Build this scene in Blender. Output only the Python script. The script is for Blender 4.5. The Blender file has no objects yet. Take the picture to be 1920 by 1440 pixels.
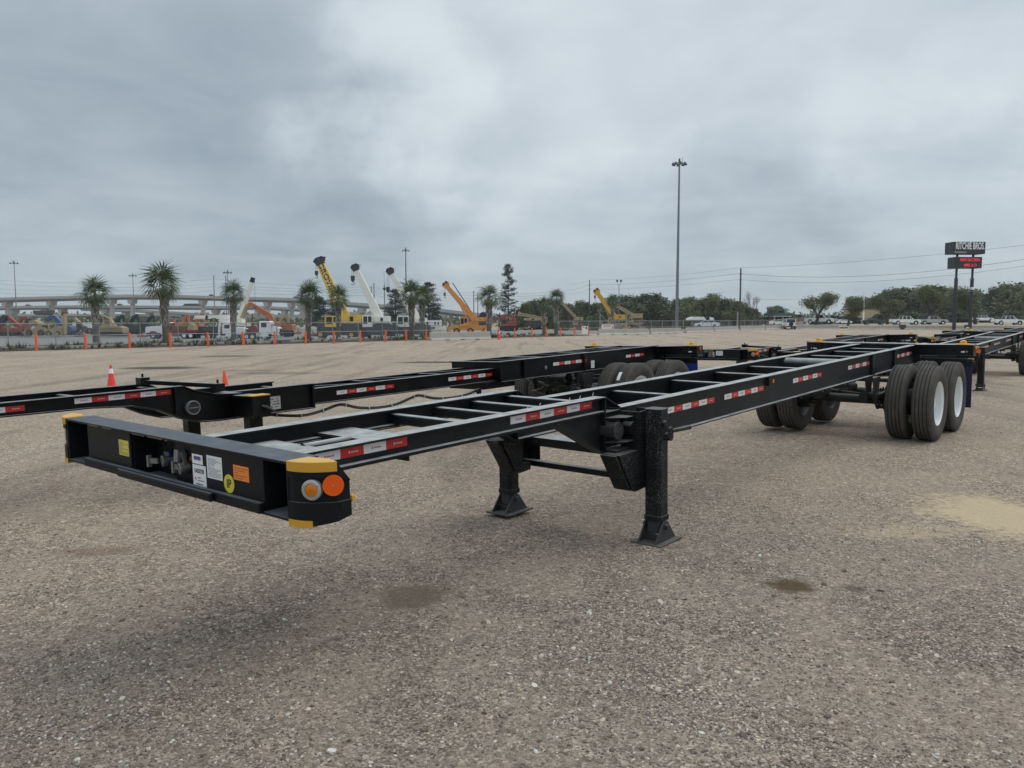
import bpy, bmesh, math, random
from mathutils import Vector, Matrix, noise
R = math.radians
rnd = random.Random(11)
sc = bpy.context.scene
COL = sc.collection

# ------------------------------------------------------------------ camera
CAM_H, FPX, PITCH = 1.6626, 1494.0, R(4.6684)
cam = bpy.data.cameras.new('camera'); camo = bpy.data.objects.new('camera', cam); COL.objects.link(camo)
camo.location = (0, 0, CAM_H); camo.rotation_euler = (R(90) - PITCH, 0, 0)
cam.sensor_width = 36.0; cam.lens = 36.0 * FPX / 1920.0
cam.clip_start = 0.05; cam.clip_end = 6000
sc.camera = camo

def ray(px, py):
    a, b = (px - 960) / FPX, -(py - 720) / FPX
    cp, sp = math.cos(PITCH), math.sin(PITCH)
    return Vector((a, cp + b * sp, -sp + b * cp))

# ------------------------------------------------------------------ sky and sun
SUN_EL, SUN_AZ = R(54), R(62)          # azimuth clockwise from +Y
world = bpy.data.worlds.new('World'); sc.world = world; world.use_nodes = True
def build_sky():
    nt = world.node_tree; nt.nodes.clear()
    N = nt.nodes.new; L = nt.links.new
    def mth(op, a, b=None, clamp=False):
        n = N('ShaderNodeMath'); n.operation = op; n.use_clamp = clamp
        for i, v in enumerate((a, b)):
            if v is None: continue
            if isinstance(v, (int, float)): n.inputs[i].default_value = v
            else: L(v, n.inputs[i])
        return n.outputs[0]
    def vm(op, a, b=None):
        n = N('ShaderNodeVectorMath'); n.operation = op
        for i, v in enumerate((a, b)):
            if v is None: continue
            if isinstance(v, (tuple, Vector)): n.inputs[i].default_value = tuple(v)
            else: L(v, n.inputs[i])
        return n
    def ns(vec, scale, detail=6, rough=.55, dist=0.0):
        n = N('ShaderNodeTexNoise'); n.inputs['Scale'].default_value = scale; n.inputs['Detail'].default_value = detail
        n.inputs['Roughness'].default_value = rough; n.inputs['Distortion'].default_value = dist
        L(vec, n.inputs['Vector']); return n
    def ss(v, a, b):
        n = N('ShaderNodeMapRange'); n.interpolation_type = 'SMOOTHSTEP'
        n.inputs[1].default_value = a; n.inputs[2].default_value = b; L(v, n.inputs[0]); return n.outputs[0]
    tc = N('ShaderNodeTexCoord').outputs['Generated']
    d0 = vm('NORMALIZE', tc).outputs[0]
    sep = N('ShaderNodeSeparateXYZ'); L(d0, sep.inputs[0]); z = mth('MAXIMUM', sep.outputs[2], 0.0)
    den = mth('ADD', z, 0.16)
    cmb = N('ShaderNodeCombineXYZ'); L(mth('DIVIDE', sep.outputs[0], den), cmb.inputs[0]); L(mth('DIVIDE', sep.outputs[1], den), cmb.inputs[1])
    plane = cmb.outputs[0]
    big = ns(plane, 0.75, 5, .5, .6).outputs['Fac']
    mid = ns(plane, 2.1, 7, .56, .5).outputs['Fac']
    wv = ns(d0, 3.2, 6, .58)
    wa = vm('SUBTRACT', wv.outputs['Color'], (.5, .5, .5))
    wsc = N('ShaderNodeVectorMath'); wsc.operation = 'SCALE'; L(wa.outputs[0], wsc.inputs[0]); wsc.inputs['Scale'].default_value = .42
    dw = vm('NORMALIZE', vm('ADD', d0, wsc.outputs[0]).outputs[0]).outputs[0]
    def blob(px, py, r0, r1):
        n = vm('DOT_PRODUCT', dw, ray(px, py).normalized())
        return ss(n.outputs['Value'], math.cos(R(r1)), math.cos(R(r0)))
    v = mth('ADD', mth('MULTIPLY', big, .36), mth('MULTIPLY', mid, .36))
    v = mth('ADD', v, .055)
    for px, py, r0, r1, k in ((250, 60, 8, 34, -.22), (350, 300, 2, 16, -.05), (745, 150, .5, 7, .20), (860, 80, 1, 15, .11), (1300, 220, 8, 26, .05),
                              (1880, 280, 2, 11, .11), (730, 340, 1, 6, -.06), (1450, 500, 1, 10, -.20), (1100, 515, 1, 9, -.17), (1800, 500, 1, 9, -.18), (700, 530, 1, 7, -.08), (200, 480, 2, 10, .05), (1050, 410, 2, 9, .05)):
        v = mth('ADD', v, mth('MULTIPLY', blob(px, py, r0, r1), k))
    cr = N('ShaderNodeValToRGB'); L(v, cr.inputs[0])
    e = cr.color_ramp.elements
    for p, c in ((.02, (.255, .318, .380)), (.22, (.300, .370, .435)), (.40, (.365, .445, .510)), (.55, (.448, .545, .618)), (.70, (.572, .670, .748)), (.86, (.80, .865, .90))):
        el = e[0] if p == .02 else (e[1] if p == .86 else e.new(p))
        el.position = p; el.color = (*c, 1)
    # hazy band near the horizon
    hz = N('ShaderNodeMixRGB'); hz.inputs[2].default_value = (.375, .445, .475, 1); L(cr.outputs[0], hz.inputs[1])
    L(mth('MULTIPLY', ss(sep.outputs[2], .09, -.02), .6), hz.inputs[0])
    nish = N('ShaderNodeTexSky'); nish.sky_type = 'NISHITA'; nish.sun_disc = False
    nish.sun_elevation = SUN_EL; nish.sun_rotation = SUN_AZ
    bgn = N('ShaderNodeBackground'); L(nish.outputs[0], bgn.inputs[0]); bgn.inputs[1].default_value = .05
    bgc = N('ShaderNodeBackground'); L(hz.outputs[0], bgc.inputs[0])
    L(mth('ADD', mth('MULTIPLY', ss(z, .42, 1.0), .55), 1.0), bgc.inputs[1])       # overcast skies are brighter overhead
    mx = N('ShaderNodeMixShader'); mx.inputs[0].default_value = .92; L(bgn.outputs[0], mx.inputs[1]); L(bgc.outputs[0], mx.inputs[2])
    out = N('ShaderNodeOutputWorld'); L(mx.outputs[0], out.inputs[0])
build_sky()
sun = bpy.data.lights.new('sun', 'SUN'); sun.energy = 1.0; sun.angle = R(40); sun.color = (1, .965, .92)
suno = bpy.data.objects.new('sun', sun); COL.objects.link(suno)
sdir = Vector((math.sin(SUN_AZ) * math.cos(SUN_EL), math.cos(SUN_AZ) * math.cos(SUN_EL), math.sin(SUN_EL)))
suno.rotation_euler = sdir.to_track_quat('Z', 'Y').to_euler(); suno.location = sdir * 60
vs = sc.view_settings; vs.view_transform = 'Standard'; vs.look = 'None'; vs.gamma = 1; vs.exposure = 0.22; vs.use_curve_mapping = False
sc.cycles.max_bounces = 6; sc.cycles.volume_bounces = 0

# ------------------------------------------------------------------ materials
MATS = {}
def mat(name, col, rough=.6, metal=0.0, var=.12, vscale=6.0, bump=0.0, bscale=60.0, dust_sheen=0.0, dust_sheen_col=(.36, .35, .33), spec=.5,
        col2=None, emit=None, coat=0.0, speck=0.0, rnd_val=0.0, coords='Object'):
    if name in MATS: return MATS[name]
    m = bpy.data.materials.new(name); m.use_nodes = True; MATS[name] = m
    nt = m.node_tree; b = nt.nodes['Principled BSDF']; N = nt.nodes.new; L = nt.links.new
    b.inputs['Roughness'].default_value = rough; b.inputs['Metallic'].default_value = metal
    b.inputs['Specular IOR Level'].default_value = spec; b.inputs['Coat Weight'].default_value = coat
    tc = N('ShaderNodeTexCoord').outputs[coords]
    n = N('ShaderNodeTexNoise'); n.inputs['Scale'].default_value = vscale; n.inputs['Detail'].default_value = 5; L(tc, n.inputs['Vector'])
    mx = N('ShaderNodeMixRGB'); L(n.outputs['Fac'], mx.inputs[0])
    c2 = col2 or tuple(min(1, c * (1 + var * 2)) for c in col); c1 = tuple(c * (1 - var) for c in col) if not col2 else col
    mx.inputs[1].default_value = (*c1, 1); mx.inputs[2].default_value = (*c2, 1)
    out = mx.outputs[0]
    if rnd_val:
        oi = N('ShaderNodeObjectInfo'); hs = N('ShaderNodeHueSaturation')
        mr = N('ShaderNodeMapRange'); mr.inputs[3].default_value = 1 - rnd_val; mr.inputs[4].default_value = 1 + rnd_val
        L(oi.outputs['Random'], mr.inputs[0]); L(mr.outputs[0], hs.inputs['Value']); L(out, hs.inputs['Color']); out = hs.outputs[0]
    if speck:
        vo = N('ShaderNodeTexVoronoi'); vo.inputs['Scale'].default_value = 95; L(tc, vo.inputs['Vector'])
        wn = N('ShaderNodeTexNoise'); wn.inputs['Scale'].default_value = 5; L(tc, wn.inputs['Vector'])
        ad = N('ShaderNodeMath'); ad.operation = 'MULTIPLY_ADD'; L(wn.outputs['Fac'], ad.inputs[0]); ad.inputs[1].default_value = -.42; L(vo.outputs['Distance'], ad.inputs[2])
        rp = N('ShaderNodeValToRGB'); rp.color_ramp.elements[0].position = .0; rp.color_ramp.elements[0].color = (1, 1, 1, 1)
        rp.color_ramp.elements[1].position = .035; rp.color_ramp.elements[1].color = (0, 0, 0, 1); L(ad.outputs[0], rp.inputs[0])
        m3 = N('ShaderNodeMixRGB'); L(out, m3.inputs[1]); m3.inputs[2].default_value = (.40, .39, .37, 1)
        ml = N('ShaderNodeMath'); ml.operation = 'MULTIPLY'; L(rp.outputs[0], ml.inputs[0]); ml.inputs[1].default_value = speck; L(ml.outputs[0], m3.inputs[0]); out = m3.outputs[0]
    if dust_sheen:  # pale tone on up-facing faces: dust, and on black rails painted sky sheen
        g = N('ShaderNodeNewGeometry'); s = N('ShaderNodeSeparateXYZ'); L(g.outputs['Normal'], s.inputs[0])
        r = N('ShaderNodeMapRange'); r.inputs[1].default_value = .35; r.inputs[2].default_value = .95; L(s.outputs[2], r.inputs[0])
        n2 = N('ShaderNodeTexNoise'); n2.inputs['Scale'].default_value = 9; n2.inputs['Detail'].default_value = 7; L(tc, n2.inputs['Vector'])
        r2 = N('ShaderNodeMapRange'); r2.inputs[1].default_value = .25; r2.inputs[2].default_value = .65; r2.inputs[3].default_value = .55; L(n2.outputs['Fac'], r2.inputs[0])
        p = N('ShaderNodeMath'); p.operation = 'MULTIPLY'; L(r.outputs[0], p.inputs[0]); L(r2.outputs[0], p.inputs[1])
        p2 = N('ShaderNodeMath'); p2.operation = 'MULTIPLY_ADD'; L(p.outputs[0], p2.inputs[0]); p2.inputs[1].default_value = dust_sheen
        n3 = N('ShaderNodeTexNoise'); n3.inputs['Scale'].default_value = 3.5; n3.inputs['Detail'].default_value = 8; L(tc, n3.inputs['Vector'])
        r3 = N('ShaderNodeMapRange'); r3.inputs[1].default_value = .45; r3.inputs[2].default_value = .85; r3.inputs[4].default_value = dust_sheen * .035; L(n3.outputs['Fac'], r3.inputs[0])
        L(r3.outputs[0], p2.inputs[2])
        m2 = N('ShaderNodeMixRGB'); L(p2.outputs[0], m2.inputs[0]); L(out, m2.inputs[1]); m2.inputs[2].default_value = (*dust_sheen_col, 1); out = m2.outputs[0]
        rr = N('ShaderNodeMapRange'); rr.inputs[3].default_value = rough; rr.inputs[4].default_value = .85; L(p2.outputs[0], rr.inputs[0]); L(rr.outputs[0], b.inputs['Roughness'])
    L(out, b.inputs['Base Color'])
    if emit:
        b.inputs['Emission Color'].default_value = (*emit[0], 1); b.inputs['Emission Strength'].default_value = emit[1]
    if bump:
        nb = N('ShaderNodeTexNoise'); nb.inputs['Scale'].default_value = bscale; nb.inputs['Detail'].default_value = 4; L(tc, nb.inputs['Vector'])
        bm = N('ShaderNodeBump'); bm.inputs['Strength'].default_value = bump; bm.inputs['Distance'].default_value = .01; L(nb.outputs['Fac'], bm.inputs['Height']); L(bm.outputs[0], b.inputs['Normal'])
    return m

M_DUSTY = mat('dusty_black_paint', (.0060, .0078, .0098), .48, dust_sheen=.95, bump=.10, bscale=25, dust_sheen_col=(.47, .48, .475), spec=.22)  # rail tops paled by dust, plus sky sheen painted into the colour
M_BLACK = mat('glossy_black_paint', (.0022, .0022, .003), .32, dust_sheen=.7, bump=.04, dust_sheen_col=(.42, .43, .43), spec=.22)  # cleaner paint; pale tops carry painted sky sheen as well as dust
M_BOLST = mat('grey_dusted_black_paint', (.0062, .0072, .0088), .5, dust_sheen=.75, bump=.12, bscale=40, dust_sheen_col=(.17, .19, .215), spec=.2)
M_SPECK = mat('chipped_black_paint', (.0085, .0095, .011), .5, dust_sheen=.4, bump=.25, bscale=40, speck=.42, spec=.2)
M_SHOE = mat('worn_steel_foot', (.030, .031, .033), .6, dust_sheen=.5, dust_sheen_col=(.18, .17, .15), bump=.3, bscale=50)
M_DARK = mat('under_chassis_black', (.011, .011, .012), .55, dust_sheen=.25)
M_HOLE = mat('unlit_hole', (.003, .003, .003), .9)
M_YEL = mat('safety_yellow_paint', (.62, .33, .025), .5, var=.08, dust_sheen=.35, dust_sheen_col=(.75, .55, .28))
M_TYRE = mat('tyre_rubber', (.045, .042, .039), .9, var=.3, vscale=7, bump=.3, bscale=90, col2=(.125, .114, .102), spec=.2)
M_RIM = mat('white_rim_paint', (.76, .775, .78), .35, var=.05)
M_RIMD = mat('grey_rim_paint', (.16, .17, .18), .45)
M_TW = mat('tape_white', (.74, .74, .75), .3, var=.03)
M_TR = mat('tape_red', (.52, .022, .022), .3, var=.05)
M_TMR = mat('tape_print_red', (.42, .09, .08), .5)
M_TMW = mat('tape_print_pale', (.72, .42, .38), .5)
M_NAVY = mat('navy_mudflap', (.012, .018, .050), .6)
M_BLUE = mat('blue_mudflap', (.012, .022, .22), .5)
M_AMB = mat('amber_lens', (.60, .17, .006), .25, coat=.15, spec=.3, var=.25, vscale=40)
M_ORG = mat('orange_reflector', (.90, .115, .003), .3, coat=.15, spec=.3, var=.03)
M_REDL = mat('red_lens', (.45, .01, .01), .15, coat=.6)
M_ZINC = mat('zinc_bezel', (.42, .42, .41), .4, metal=.5)
M_STEEL = mat('bare_aluminium', (.21, .21, .20), .42, metal=.6, bump=.1)
M_PAPER = mat('sticker_paper', (.78, .80, .82), .5, var=.02)
M_YSTK = mat('yellow_sticker', (.66, .58, .06), .5, var=.04)
M_OSTK = mat('orange_sticker', (.88, .25, .03), .5, var=.03)
M_GSTK = mat('green_sticker', (.03, .52, .20), .5, var=.03)
M_INK = mat('black_ink', (.012, .012, .015), .6)
M_INKG = mat('grey_ink', (.22, .22, .23), .6)
M_INKB = mat('blue_ink', (.05, .08, .20), .5)
M_INKR = mat('red_ink', (.55, .08, .06), .5)
M_BLUEH = mat('blue_gladhand', (.012, .022, .085), .4)
M_REDH = mat('red_gladhand', (.19, .012, .012), .4)
M_RUB = mat('black_rubber', (.010, .010, .010), .5)
M_LIT = mat('white_ties', (.6, .6, .58), .5)
M_CONC = mat('concrete', (.34, .32, .28), .9, var=.2, vscale=1.2, bump=.3, bscale=12, col2=(.47, .44, .385), rnd_val=.08)
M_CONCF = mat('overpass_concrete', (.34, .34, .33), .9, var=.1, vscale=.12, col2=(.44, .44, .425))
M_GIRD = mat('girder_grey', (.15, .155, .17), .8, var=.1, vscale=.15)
M_BOLL = mat('orange_plastic', (.76, .115, .02), .45, var=.08, vscale=2, rnd_val=.08)
M_CONE = mat('orange_cone', (.85, .085, .025), .4, var=.05)
M_CONER = mat('red_orange_cone', (.86, .05, .045), .4, var=.05)
M_GALV = mat('galvanised_steel', (.30, .31, .32), .5, metal=.4, var=.1)
M_FENCE = mat('fence_wire', (.20, .21, .21), .6)
M_BOOT = mat('pale_leaf_bases', (.34, .31, .275), .9, var=.3, vscale=4)
M_TRUNK = mat('palm_trunk', (.085, .072, .060), .9, var=.3, vscale=3, bump=.6, bscale=9, col2=(.19, .17, .15))
M_FROND = mat('palm_frond', (.046, .082, .028), .55, var=.3, vscale=1.2, col2=(.11, .142, .052), rnd_val=.25)
M_BARK = mat('tree_bark', (.055, .045, .036), .9, var=.2, vscale=3)
M_LEAF = mat('oak_leaves', (.090, .108, .042), .75, var=.3, vscale=.5, col2=(.185, .195, .085), rnd_val=.14)
M_LEAFD = mat('dark_leaves', (.058, .080, .036), .75, var=.3, vscale=.5, col2=(.118, .140, .062), rnd_val=.14)
M_PINE = mat('pine_needles', (.012, .027, .017), .7, var=.3, vscale=.6, col2=(.026, .044, .028), rnd_val=.1)
M_PALE = mat('pale_spring_leaves', (.14, .15, .10), .7, var=.2, vscale=.5, col2=(.22, .225, .17))
M_POLE = mat('pole_grey', (.19, .20, .21), .5, metal=.3)
M_WOOD = mat('weathered_pole_wood', (.062, .055, .05), .9)
M_WIRE = mat('power_line', (.10, .105, .11), .6)
M_SIGN = mat('sign_charcoal', (.018, .021, .026), .45)
M_SIGNP = mat('sign_pole_dark', (.020, .025, .035), .5)
M_WHITE = mat('white_paint', (.84, .845, .85), .35, var=.04)
M_LED = mat('red_led', (.3, .01, .02), .5, emit=((1.0, .03, .06), .75))
M_CRY = mat('crane_yellow', (.72, .42, .055), .45, var=.28, vscale=1.6, dust_sheen=.55, dust_sheen_col=(.22, .19, .15))
M_CRW = mat('crane_white', (.80, .78, .70), .45, var=.06, vscale=1)
M_CRO = mat('crane_orange', (.62, .25, .045), .55, var=.28, vscale=1.6, dust_sheen=.55, dust_sheen_col=(.22, .19, .15))
M_CRYO = mat('crane_deep_yellow', (.66, .36, .02), .5, var=.1, vscale=1)
M_TAN = mat('machine_tan', (0.342, 0.262, 0.146), .6, var=.28, vscale=1.6, dust_sheen=.55, dust_sheen_col=(.22, .19, .15))
M_EXO = mat('excavator_orange', (0.423, 0.143, 0.060), .5, var=.28, vscale=1.6, dust_sheen=.55, dust_sheen_col=(.22, .19, .15))
M_EXR = mat('excavator_red', (0.259, 0.055, 0.041), .5, var=.28, vscale=1.6, dust_sheen=.55, dust_sheen_col=(.22, .19, .15))
M_EXB = mat('machine_blue', (0.043, 0.102, 0.206), .5, var=.28, vscale=1.6, dust_sheen=.55, dust_sheen_col=(.22, .19, .15))
M_EXD = mat('machine_charcoal', (.040, .046, .052), .55, var=.1, vscale=1)
M_CARR = mat('carrier_grey', (.052, .058, .066), .55, var=.15, vscale=1)
M_RUST = mat('rusty_brown', (.15, .085, .05), .8, var=.25, vscale=1)
M_MAROON = mat('maroon_paint', (.16, .025, .03), .5)
M_GLASS = mat('vehicle_glass', (.020, .026, .030), .08, spec=.6, var=.02)
M_GLASSP = mat('pale_windscreen', (.10, .135, .15), .10, spec=.6, var=.02)
M_TRIM = mat('black_trim', (.014, .014, .015), .5)
M_CHROME = mat('chrome', (.55, .55, .56), .2, metal=.9)
M_CARK = mat('black_car_paint', (.012, .014, .018), .2, coat=.8)
M_CARS = mat('silver_car_paint', (.45, .46, .47), .3, metal=.3, coat=.5)
M_TEAL = mat('teal_roof', (.025, .11, .13), .6)
M_TEALS = mat('teal_sign', (.02, .16, .16), .5)
M_BUILD = mat('pale_building', (.44, .41, .36), .8)
M_ASPH = mat('yard_asphalt', (.20, .20, .195), .9, var=.15, vscale=.3, col2=(.27, .268, .258), bump=.2, bscale=3)
M_MULCH = mat('dark_mulch', (.022, .017, .013), .95, var=.4, vscale=1.5, bump=1, bscale=8, col2=(.060, .050, .034))
M_GRASS = mat('weed_green', (.055, .075, .022), .8, var=.3, vscale=2, col2=(.12, .115, .05))
M_LAMP = mat('lamp_head_dark', (.05, .055, .06), .5)

# ------------------------------------------------------------------ mesh building
class MB:
    def __init__(s): s.v = []; s.f = []; s.m = []; s.M = None
    def add(s, vs, fs, mi=0):
        o = len(s.v)
        s.v.extend([tuple(s.M @ Vector(p)) for p in vs] if s.M else [tuple(p) for p in vs])
        s.f.extend([tuple(i + o for i in f) for f in fs]); s.m.extend([mi] * len(fs)); return s
    def box(s, x0, x1, y0, y1, z0, z1, mi=0):
        vs = [(x0, y0, z0), (x1, y0, z0), (x1, y1, z0), (x0, y1, z0), (x0, y0, z1), (x1, y0, z1), (x1, y1, z1), (x0, y1, z1)]
        return s.add(vs, [(0, 3, 2, 1), (4, 5, 6, 7), (0, 1, 5, 4), (1, 2, 6, 5), (2, 3, 7, 6), (3, 0, 4, 7)], mi)
    def prism(s, poly, a0, a1, ax='x', mi=0):
        n = len(poly)
        P = {'x': lambda p, a: (a, p[0], p[1]), 'y': lambda p, a: (p[0], a, p[1]), 'z': lambda p, a: (p[0], p[1], a)}[ax]
        vs = [P(p, a0) for p in poly] + [P(p, a1) for p in poly]
        return s.add(vs, [tuple(range(n - 1, -1, -1)), tuple(range(n, 2 * n))] + [(i, (i + 1) % n, n + (i + 1) % n, n + i) for i in range(n)], mi)
    def cyl(s, p0, p1, r0, r1=None, n=12, mi=0, caps=True):
        return s.tube([p0, p1], [r0, r0 if r1 is None else r1], n, mi, caps)
    def tube(s, path, r, n=8, mi=0, caps=True):
        P = [Vector(p) for p in path]; k = len(P); rs = r if isinstance(r, (list, tuple)) else [r] * k
        vs = []; prev = None
        for i in range(k):
            t = (P[min(i + 1, k - 1)] - P[max(i - 1, 0)]).normalized()
            a = prev - t * prev.dot(t) if prev is not None else None
            if a is None or a.length < 1e-4: a = t.cross(Vector((0, 0, 1)) if abs(t.z) < .9 else Vector((1, 0, 0)))
            a.normalize(); prev = a; b = t.cross(a)
            for j in range(n):
                w = 2 * math.pi * j / n; vs.append(P[i] + (a * math.cos(w) + b * math.sin(w)) * rs[i])
        fs = [(i * n + j, i * n + (j + 1) % n, (i + 1) * n + (j + 1) % n, (i + 1) * n + j) for i in range(k - 1) for j in range(n)]
        if caps: fs += [tuple(range(n - 1, -1, -1)), tuple(range((k - 1) * n, k * n))]
        return s.add(vs, fs, mi)
    def lathe(s, prof, c=(0, 0, 0), ax=(0, 0, 1), n=32, mi=0):     # prof: (along axis, radius)
        c = Vector(c); ax = Vector(ax).normalized(); a = ax.cross(Vector((0, 0, 1)) if abs(ax.z) < .9 else Vector((1, 0, 0))).normalized(); b = ax.cross(a)
        vs = [c + ax * h + (a * math.cos(2 * math.pi * j / n) + b * math.sin(2 * math.pi * j / n)) * r for h, r in prof for j in range(n)]
        fs = [(i * n + j, i * n + (j + 1) % n, (i + 1) * n + (j + 1) % n, (i + 1) * n + j) for i in range(len(prof) - 1) for j in range(n)]
        return s.add(vs, fs, mi)
    def disc(s, c, nrm, r, t=.004, n=24, mi=0):
        c = Vector(c); nrm = Vector(nrm).normalized(); return s.cyl(c, c + nrm * t, r, r, n, mi)
    def bar(s, p0, p1, w, h, mi=0, up=(0, 0, 1)):                  # rectangular bar
        p0 = Vector(p0); p1 = Vector(p1); t = (p1 - p0).normalized(); a = t.cross(Vector(up))
        if a.length < 1e-4: a = t.cross(Vector((1, 0, 0)))
        a.normalize(); b = a.cross(t); a = a * w / 2; b = b * h / 2
        vs = [p0 - a - b, p0 + a - b, p0 + a + b, p0 - a + b, p1 - a - b, p1 + a - b, p1 + a + b, p1 - a + b]
        return s.add(vs, [(0, 3, 2, 1), (4, 5, 6, 7), (0, 1, 5, 4), (1, 2, 6, 5), (2, 3, 7, 6), (3, 0, 4, 7)], mi)
    def mesh(s, name, mats, smooth=False):
        me = bpy.data.meshes.new(name); me.from_pydata(s.v, [], s.f)
        for m in (mats if isinstance(mats, (list, tuple)) else [mats]): me.materials.append(m)
        me.polygons.foreach_set('material_index', s.m)
        bm = bmesh.new(); bm.from_mesh(me); bmesh.ops.recalc_face_normals(bm, faces=bm.faces); bm.to_mesh(me); bm.free()
        if smooth:
            me.polygons.foreach_set('use_smooth', [True] * len(me.polygons))
            try: me.set_sharp_from_angle(angle=R(38))
            except Exception: pass
        me.update(); return me
    def build(s, name, mats, parent=None, smooth=False, bevel=0, matrix=None):
        return link(name, s.mesh(name, mats, smooth), parent, bevel, matrix)

def link(name, me, parent=None, bevel=0, matrix=None):
    o = bpy.data.objects.new(name, me); COL.objects.link(o)
    if parent: o.parent = parent
    if matrix is not None: o.matrix_local = matrix
    if bevel:
        b = o.modifiers.new('bevel', 'BEVEL'); b.width = bevel; b.segments = 2; b.limit_method = 'ANGLE'; b.angle_limit = R(50); b.harden_normals = False
    return o
def tag(o, label=None, cat=None, group=None, kind=None):
    for k, v in (('label', label), ('category', cat), ('group', group), ('kind', kind)):
        if v: o[k] = v
    return o
def thing(name, label, cat, loc=(0, 0, 0), rz=0, group=None, matrix=None):
    o = bpy.data.objects.new(name, None); COL.objects.link(o); o.empty_display_size = .3
    if matrix is not None: o.matrix_world = matrix
    else: o.location = loc; o.rotation_euler = (0, 0, rz)
    return tag(o, label, cat, group)
KIDS = {}
def children(o):
    return [c for c in bpy.data.objects if c.parent == o]
def copy_tree(o, parent=None):
    c = o.copy(); COL.objects.link(c)
    if parent is not None:
        mi = o.matrix_parent_inverse.copy(); c.parent = parent; c.matrix_parent_inverse = mi
    for ch in children(o): copy_tree(ch, c)
    return c
def text(name, s, size, m, parent, matrix, extrude=.0006, align='CENTER', sx=1.0, offset=0.0):
    cu = bpy.data.curves.new(name, 'FONT'); cu.body = s; cu.size = size; cu.extrude = extrude; cu.align_x = align; cu.align_y = 'CENTER'; cu.offset = offset
    cu.resolution_u = 3
    tmp = bpy.data.objects.new('tmp', cu); COL.objects.link(tmp)
    bpy.context.view_layer.update()
    me = bpy.data.meshes.new_from_object(tmp.evaluated_get(bpy.context.evaluated_depsgraph_get()))
    bpy.data.objects.remove(tmp); bpy.data.curves.remove(cu)
    me.name = name; me.materials.clear(); me.materials.append(m)
    if sx != 1: me.transform(Matrix.Diagonal((sx, 1, 1, 1)))
    return link(name, me, parent, 0, matrix)
def frame(x, y, th, ph, ro=0, zo=0):
    t, p, r = R(th), R(ph), R(ro)
    U = Vector((math.cos(t), -math.sin(t), 0)); V = Vector((math.sin(t) * math.cos(p), math.cos(t) * math.cos(p), math.sin(p))); W = U.cross(V)
    U2 = U * math.cos(r) + W * math.sin(r); W2 = -U * math.sin(r) + W * math.cos(r)
    return Matrix(((U2.x, V.x, W2.x, x), (U2.y, V.y, W2.y, y), (U2.z, V.z, W2.z, zo), (0, 0, 0, 1)))

# ------------------------------------------------------------------ terrain
def ss01(a, b, x):
    t = max(0.0, min(1.0, (x - a) / (b - a))); return t * t * (3 - 2 * t)
LX, LY, DX, DY = -27.7, 46.5, .6516, .7586          # the line of bollards and its direction
def sd(X, Y):
    tx, ty = X - LX, Y - LY; return tx * DX + ty * DY, -tx * DY + ty * DX     # along the line, behind it
def from_sd(s, d): return LX + s * DX - d * DY, LY + s * DY + d * DX
def terrain(X, Y):
    u = (X + 1.651) * .7667 - (Y - 3.7336) * .6420
    z = -.0247 * min(max(.4 - u, 0), 8.1)
    s, d = sd(X, Y)
    z -= 1.6 * ss01(9, 60, d)
    z += .65 * ss01(141, 152, Y) * ss01(40, 60, X)
    return z
def on_ground(px, py):
    r = ray(px, py); t = 2.0
    for _ in range(4000):
        if CAM_H + r.z * t <= terrain(r.x * t, r.y * t): break
        t *= 1.003
    return Vector((r.x * t, r.y * t, terrain(r.x * t, r.y * t)))
def at(px, py, D):
    r = ray(px, py); t = D / r.y; return Vector((r.x * t, D, CAM_H + r.z * t))
def gx(px, D):
    p = at(px, 598, D); return Vector((p.x, D, terrain(p.x, D)))
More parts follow.
